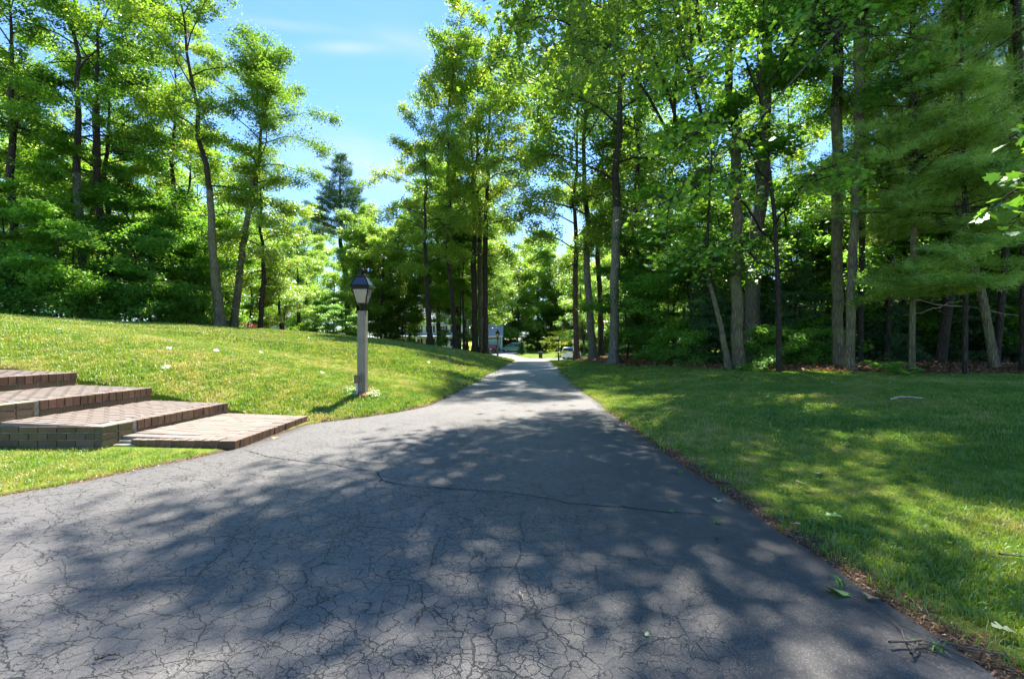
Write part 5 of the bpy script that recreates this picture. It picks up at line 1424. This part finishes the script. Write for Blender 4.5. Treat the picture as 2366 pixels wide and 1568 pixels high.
add_tree('cone_shrub', 'small dark cone shaped evergreen right of the green van', 'shrub', [ground_base(1206, 84), ground_base(1206, 84)+Vector((0, 0, .06))], .03, 'cone', 1.25, 0, flare=.1, sides=5)
b_ = ground_base(1087, 40)
ys = add_tree('yellow_shrub', 'bright yellow green shrub behind the tree trio', 'shrub', [ground_base(1082, 60), ground_base(1082, 60)+Vector((0, 0, .05))], .03, 'yellow', .95, 1)

# ------------------------------------------------------------------ cars
def wheel(parent, x, y, r_=.33, w_=.22):
    b = MB(); b.cyl((x, y-w_/2, r_), (x, y+w_/2, r_), r_, n=18); wh = b.build('wheel', M['tyre'], parent)
    for sd in (-1, 1):
        q = MB(); q.cyl((x, y+sd*(w_/2-.005), r_), (x, y+sd*(w_/2+.012), r_), r_*.62, n=14); q.build('rim', M['rim'], wh)
def car(name, loc, rz, label, cat, prof_body, prof_cab, W, paint, lower=None, wb=(-1.35, 1.4), r_=.33, rear_x=None, front_x=None, tail_z=.95, hatch=None):
    root = empty(name, loc, rz); tag(root, label, cat)
    b = MB(); b.prism(prof_body, -W/2, W/2); bo = b.build('body', [paint], root, .05)
    n_ = len(prof_cab); ins = .14
    zs = [z for _, z in prof_cab]; zmin, zmax = min(zs), max(zs)
    c = MB(); v = []
    for sd in (-1, 1):
        for x_, z_ in prof_cab: v.append((x_, sd*(W/2-.03-ins*(z_-zmin)/(zmax-zmin)), z_))
    f = [tuple(range(n_))[::-1] if True else 0, tuple(range(n_, 2*n_))]+[(i, (i+1) % n_, n_+(i+1) % n_, n_+i) for i in range(n_)]
    c.add(v, f); c.build('cabin', [paint], root, .04)
    # side glass, split by pillars
    xs = [x for x, z in prof_cab]; x0, x1 = min(xs), max(xs)
    top = sorted([p for p in prof_cab if p[1] > zmin+.55*(zmax-zmin)], key=lambda p: p[0])
    xt0, xt1 = top[0][0], top[-1][0]
    za, zb = zmin+.03, zmax-.10; H_ = zmax-zmin
    def xe(z, e):  # interpolated end of the cabin at height z
        f_ = (z-zmin)/(zmax-zmin); return (x0+(xt0-x0)*f_) if e == 0 else (x1+(xt1-x1)*f_)
    cuts = np.linspace(0, 1, 4)
    for sd in (-1, 1):
        for a, b2 in zip(cuts[:-1], cuts[1:]):
            g = MB(); q = []
            for z_, fa, fb in ((za, a, b2), (zb, a, b2)):
                L0 = xe(z_, 0)+.12; L1 = xe(z_, 1)-.12; yv = sd*(W/2-.03-ins*(z_-zmin)/H_)
                q.append((L0+(L1-L0)*fa+.04, yv, z_)); q.append((L0+(L1-L0)*fb-.04, yv, z_))
            o_ = sd*.012
            v = [(p[0], p[1]+o_, p[2]) for p in (q[0], q[1], q[3], q[2])]+[(p[0], p[1]-o_, p[2]) for p in (q[0], q[1], q[3], q[2])]
            g.add(v, [(0,1,2,3),(7,6,5,4),(0,4,5,1),(1,5,6,2),(2,6,7,3),(3,7,4,0)]); g.build('side_window', M['carglass'], root)
    for e, nm in ((0, 'windscreen'), (1, 'rear_window')):
        g = MB(); s = -1 if e == 0 else 1; q = []
        for z_ in (za, zb):
            yv = W/2-.03-ins*(z_-zmin)/H_-.10; q.append((xe(z_, e)+s*.012, yv, z_))
        v = [(q[0][0], -q[0][1], q[0][2]), (q[0][0], q[0][1], q[0][2]), (q[1][0], q[1][1], q[1][2]), (q[1][0], -q[1][1], q[1][2])]
        v += [(p[0]-s*.03, p[1], p[2]) for p in v]; g.add(v, [(0,1,2,3),(7,6,5,4),(0,4,5,1),(1,5,6,2),(2,6,7,3),(3,7,4,0)]); g.build(nm, M['carglass'], root)
    for wx in wb:
        for sd in (-1, 1): wheel(root, wx, sd*(W/2-.12), r_)
    xr_ = max(x for x, z in prof_body); xf_ = min(x for x, z in prof_body)
    for sd in (-1, 1):
        b = MB(); b.box(xr_-.22, sd*(W/2-.10)-.13, tail_z-.14, xr_+.015, sd*(W/2-.10)+.115, tail_z+.14); b.build('tail_light', M['tail'], root, .02)
        b = MB(); b.box(xf_-.01, sd*(W/2-.30)-.20, .62, xf_+.25, sd*(W/2-.30)+.20, .78); b.build('headlight', M['lamp'], root, .02)
        b = MB(); b.box(-.95 if False else x0+.35, sd*(W/2+.10)-.09, zmin+.02, x0+.50, sd*(W/2+.10)+.09, zmin+.17); b.build('mirror', M['plastic'], root, .02)
    for e, nm in ((xr_, 'rear_bumper'), (xf_, 'front_bumper')):
        s = 1 if e > 0 else -1
        b = MB(); b.box(min(e-s*.1, e+s*.06), -W/2+.04, .28, max(e-s*.1, e+s*.06), W/2-.04, .56); b.build(nm, lower or paint, root, .03)
    b = MB(); b.box(xr_-.0, -.26, .62, xr_+.025, .26, .75); b.build('number_plate', M['trim'], root)
    for sd in (-1, 1):
        b = MB(); b.box(wb[0]+.5, sd*(W/2)-.03, .24, wb[1]-.5, sd*(W/2)+.02, .40); b.build('sill', lower or M['plastic'], root)
    return root
van_b = [(-2.3, .3), (2.25, .3), (2.35, .55), (2.3, 1.02), (-1.35, 1.02), (-2.1, .86), (-2.38, .6)]
van_c = [(-1.55, 1.0), (2.26, 1.0), (2.12, 1.68), (1.9, 1.74), (-.1, 1.74), (-.55, 1.62)]
vx = (1182-1183)/F*93
van_root = car('minivan', (vx+.1, 92.0, H1(vx, 92)+.08), R(14), 'dark green minivan with silver lower body parked by the garage', 'van', van_b, van_c, 1.85, M['van'], M['silver'], (-1.45, 1.45))
b = MB(); b.box(-.15, -.72, 1.735, 2.0, .72, 1.775)
for sd in (-1, 1): b.box(-.1, sd*.66-.03, 1.775, 1.95, sd*.66+.03, 1.84)
b.build('roof_panel', M['silver'], van_root, .02)
suv_b = [(-2.3, .35), (2.2, .35), (2.3, .55), (2.28, 1.05), (2.1, 1.12), (-1.1, 1.08), (-2.15, .98), (-2.35, .6)]
suv_c = [(-1.15, 1.05), (2.16, 1.05), (1.80, 1.66), (1.55, 1.74), (-.1, 1.72), (-.5, 1.60)]
sxp = (1322-1183)/F*69
car('white_car', (9.0, 69.0, H1(9.0, 69)+.07), R(248), 'white sport utility car seen from behind beside the reddish trunk', 'car', suv_b, suv_c, 1.88, M['white'], M['white'], (-1.4, 1.35), .37, tail_z=1.0)
sed_b = [(-2.2, .28), (2.2, .28), (2.28, .5), (2.2, .98), (1.5, 1.0), (-1.1, .95), (-2.05, .80), (-2.28, .5)]
sed_c = [(-1.2, .93), (1.75, .98), (1.15, 1.42), (.2, 1.46), (-.35, 1.40)]
rxp = (1140-1183)/F*88
car('red_car', (rxp, 87.5, H1(rxp, 88)+.08), R(-100), 'dark red car with its back towards the camera in front of the garage', 'car', sed_b, sed_c, 1.8, M['red'], M['plastic'], (-1.35, 1.4))
# bin
bx_ = (1249-1183)/F*71
bn = empty('wheeled_bin', (bx_, 71.2, H1(bx_, 71.2))); tag(bn, 'dark wheeled bin standing on the far kerb of the street', 'bin')
b = MB(); b.frustum((0, 0), .25, .31, .06, .98); b.build('body', M['bin'], bn, .03)
b = MB(); b.prism([(-.36, .98), (.36, .98), (.34, 1.06), (-.30, 1.10)], -.33, .33); b.build('lid', M['bin'], bn, .02)
b = MB(); b.cyl((.38, -.25, .96), (.38, .25, .96), .02); b.build('handle', M['plastic'], bn)
for sd in (-1, 1):
    b = MB(); b.cyl((.24, sd*.27, .11), (.24, sd*.33, .11), .11, n=14); b.build('wheel', M['tyre'], bn)
# pole on blue base by the garage
pxp = (1129-1183)/F*90
ps = empty('pole_stand', (pxp, 90.5, H1(pxp, 90.5)+.08)); tag(ps, 'dark leaning pole on a blue base left of the dark red car', 'stand')
b = MB(); b.frustum((0, 0), .55, .38, 0, .32); b.build('base', M['blue'], ps, .04)
b = MB(); b.cyl((.1, 0, .25), (-.35, 0, 2.5), .06, .05); b.build('pole', M['plastic'], ps)
b = MB(); b.box(-.62, -.06, 1.2, -.02, .06, 1.75); b.build('board', M['blue'], ps)

# ------------------------------------------------------------------ labels for the trees of each wood, by what stands beside them
marks = [(-60, 'the left border'), (40, 'the maple nearest the left border'), (203, 'the forked brown trunk'), (268, 'the brown leaning trunk'), (400, 'the tall sunlit oak'), (508, 'the thick crest oak'), (545, 'the slender leaning oak'),
         (640, 'the grey house'), (740, 'the gap below the sky'), (806, 'the tall layered pine'), (838, 'the near lamp post'), (993, 'the brown leaning bank trunk'), (1053, 'the long slender trunk'), (1098, 'the tree trio'), (1140, 'the garage'),
         (1182, 'the green van'), (1249, 'the wheeled bin'), (1291, 'the yellow green tree'), (1332, 'the reddish trunk'), (1370, 'the pale grey trunk'), (1419, 'the big pale oak'), (1684, 'the slim leaning sapling'), (1709, 'the double trunk'),
         (1938, 'the straight trunk'), (1965, 'the slim trunk pair'), (2050, 'the thin dark trunk'), (2108, 'the low green sapling'), (2172, 'the dark trunk leaning right'), (2300, 'the crooked light trunk'), (2366, 'the right border')]
for g_, short in [('understory maples behind the left bank', 'low layered maple'), ('young maples inside the right hand wood', 'young green maple'), ('dark hemlocks under the right hand trees', 'dark green hemlock'),
                  ('trees of the right hand wood', 'forest tree of the right wood'), ('trees in front of the white house', 'tree before the white house'), ('trees of the wood behind the left bank', 'forest tree of the left wood'),
                  ('trees at the back of the left wood', 'far tree at the back left'), ('trees at the back of the right wood', 'far tree at the back right'), ('distant trees beyond the street', 'distant tree beyond the street'),
                  ('distant trees behind the van', 'distant tree closing the view'), ('trees across the street', 'tree across the street'), ('small trees beyond the crest', 'small tree beyond the crest'), (G1, 'pale leaf lying on the bank'), (G2, 'small leaf lying on the lawn'), ('low trees behind the van', 'low tree closing the view'),
                  ('shrubs along the right wood edge', 'small wild shrub'), ('shrubs behind the left bank', 'leafy bank shrub')]:
    used = {}
    for o in sorted([o for o in bpy.data.objects if o.get('group') == g_], key=lambda o: o.location.y):
        px = 1183+o.location.x/o.location.y*F
        mpx, mn = min(marks, key=lambda q: abs(q[0]-px))
        side = 'behind' if abs(px-mpx) < 12 else ('left of' if px < mpx else 'right of')
        lab = '%s %s %s' % (short, side, mn)
        k = used.get(lab, 0); used[lab] = k+1
        if k: lab = '%s, %s %s %s' % (short, ('set farther back', 'farthest back', 'deepest')[min(k-1, 2)], side, mn)
        o['label'] = lab
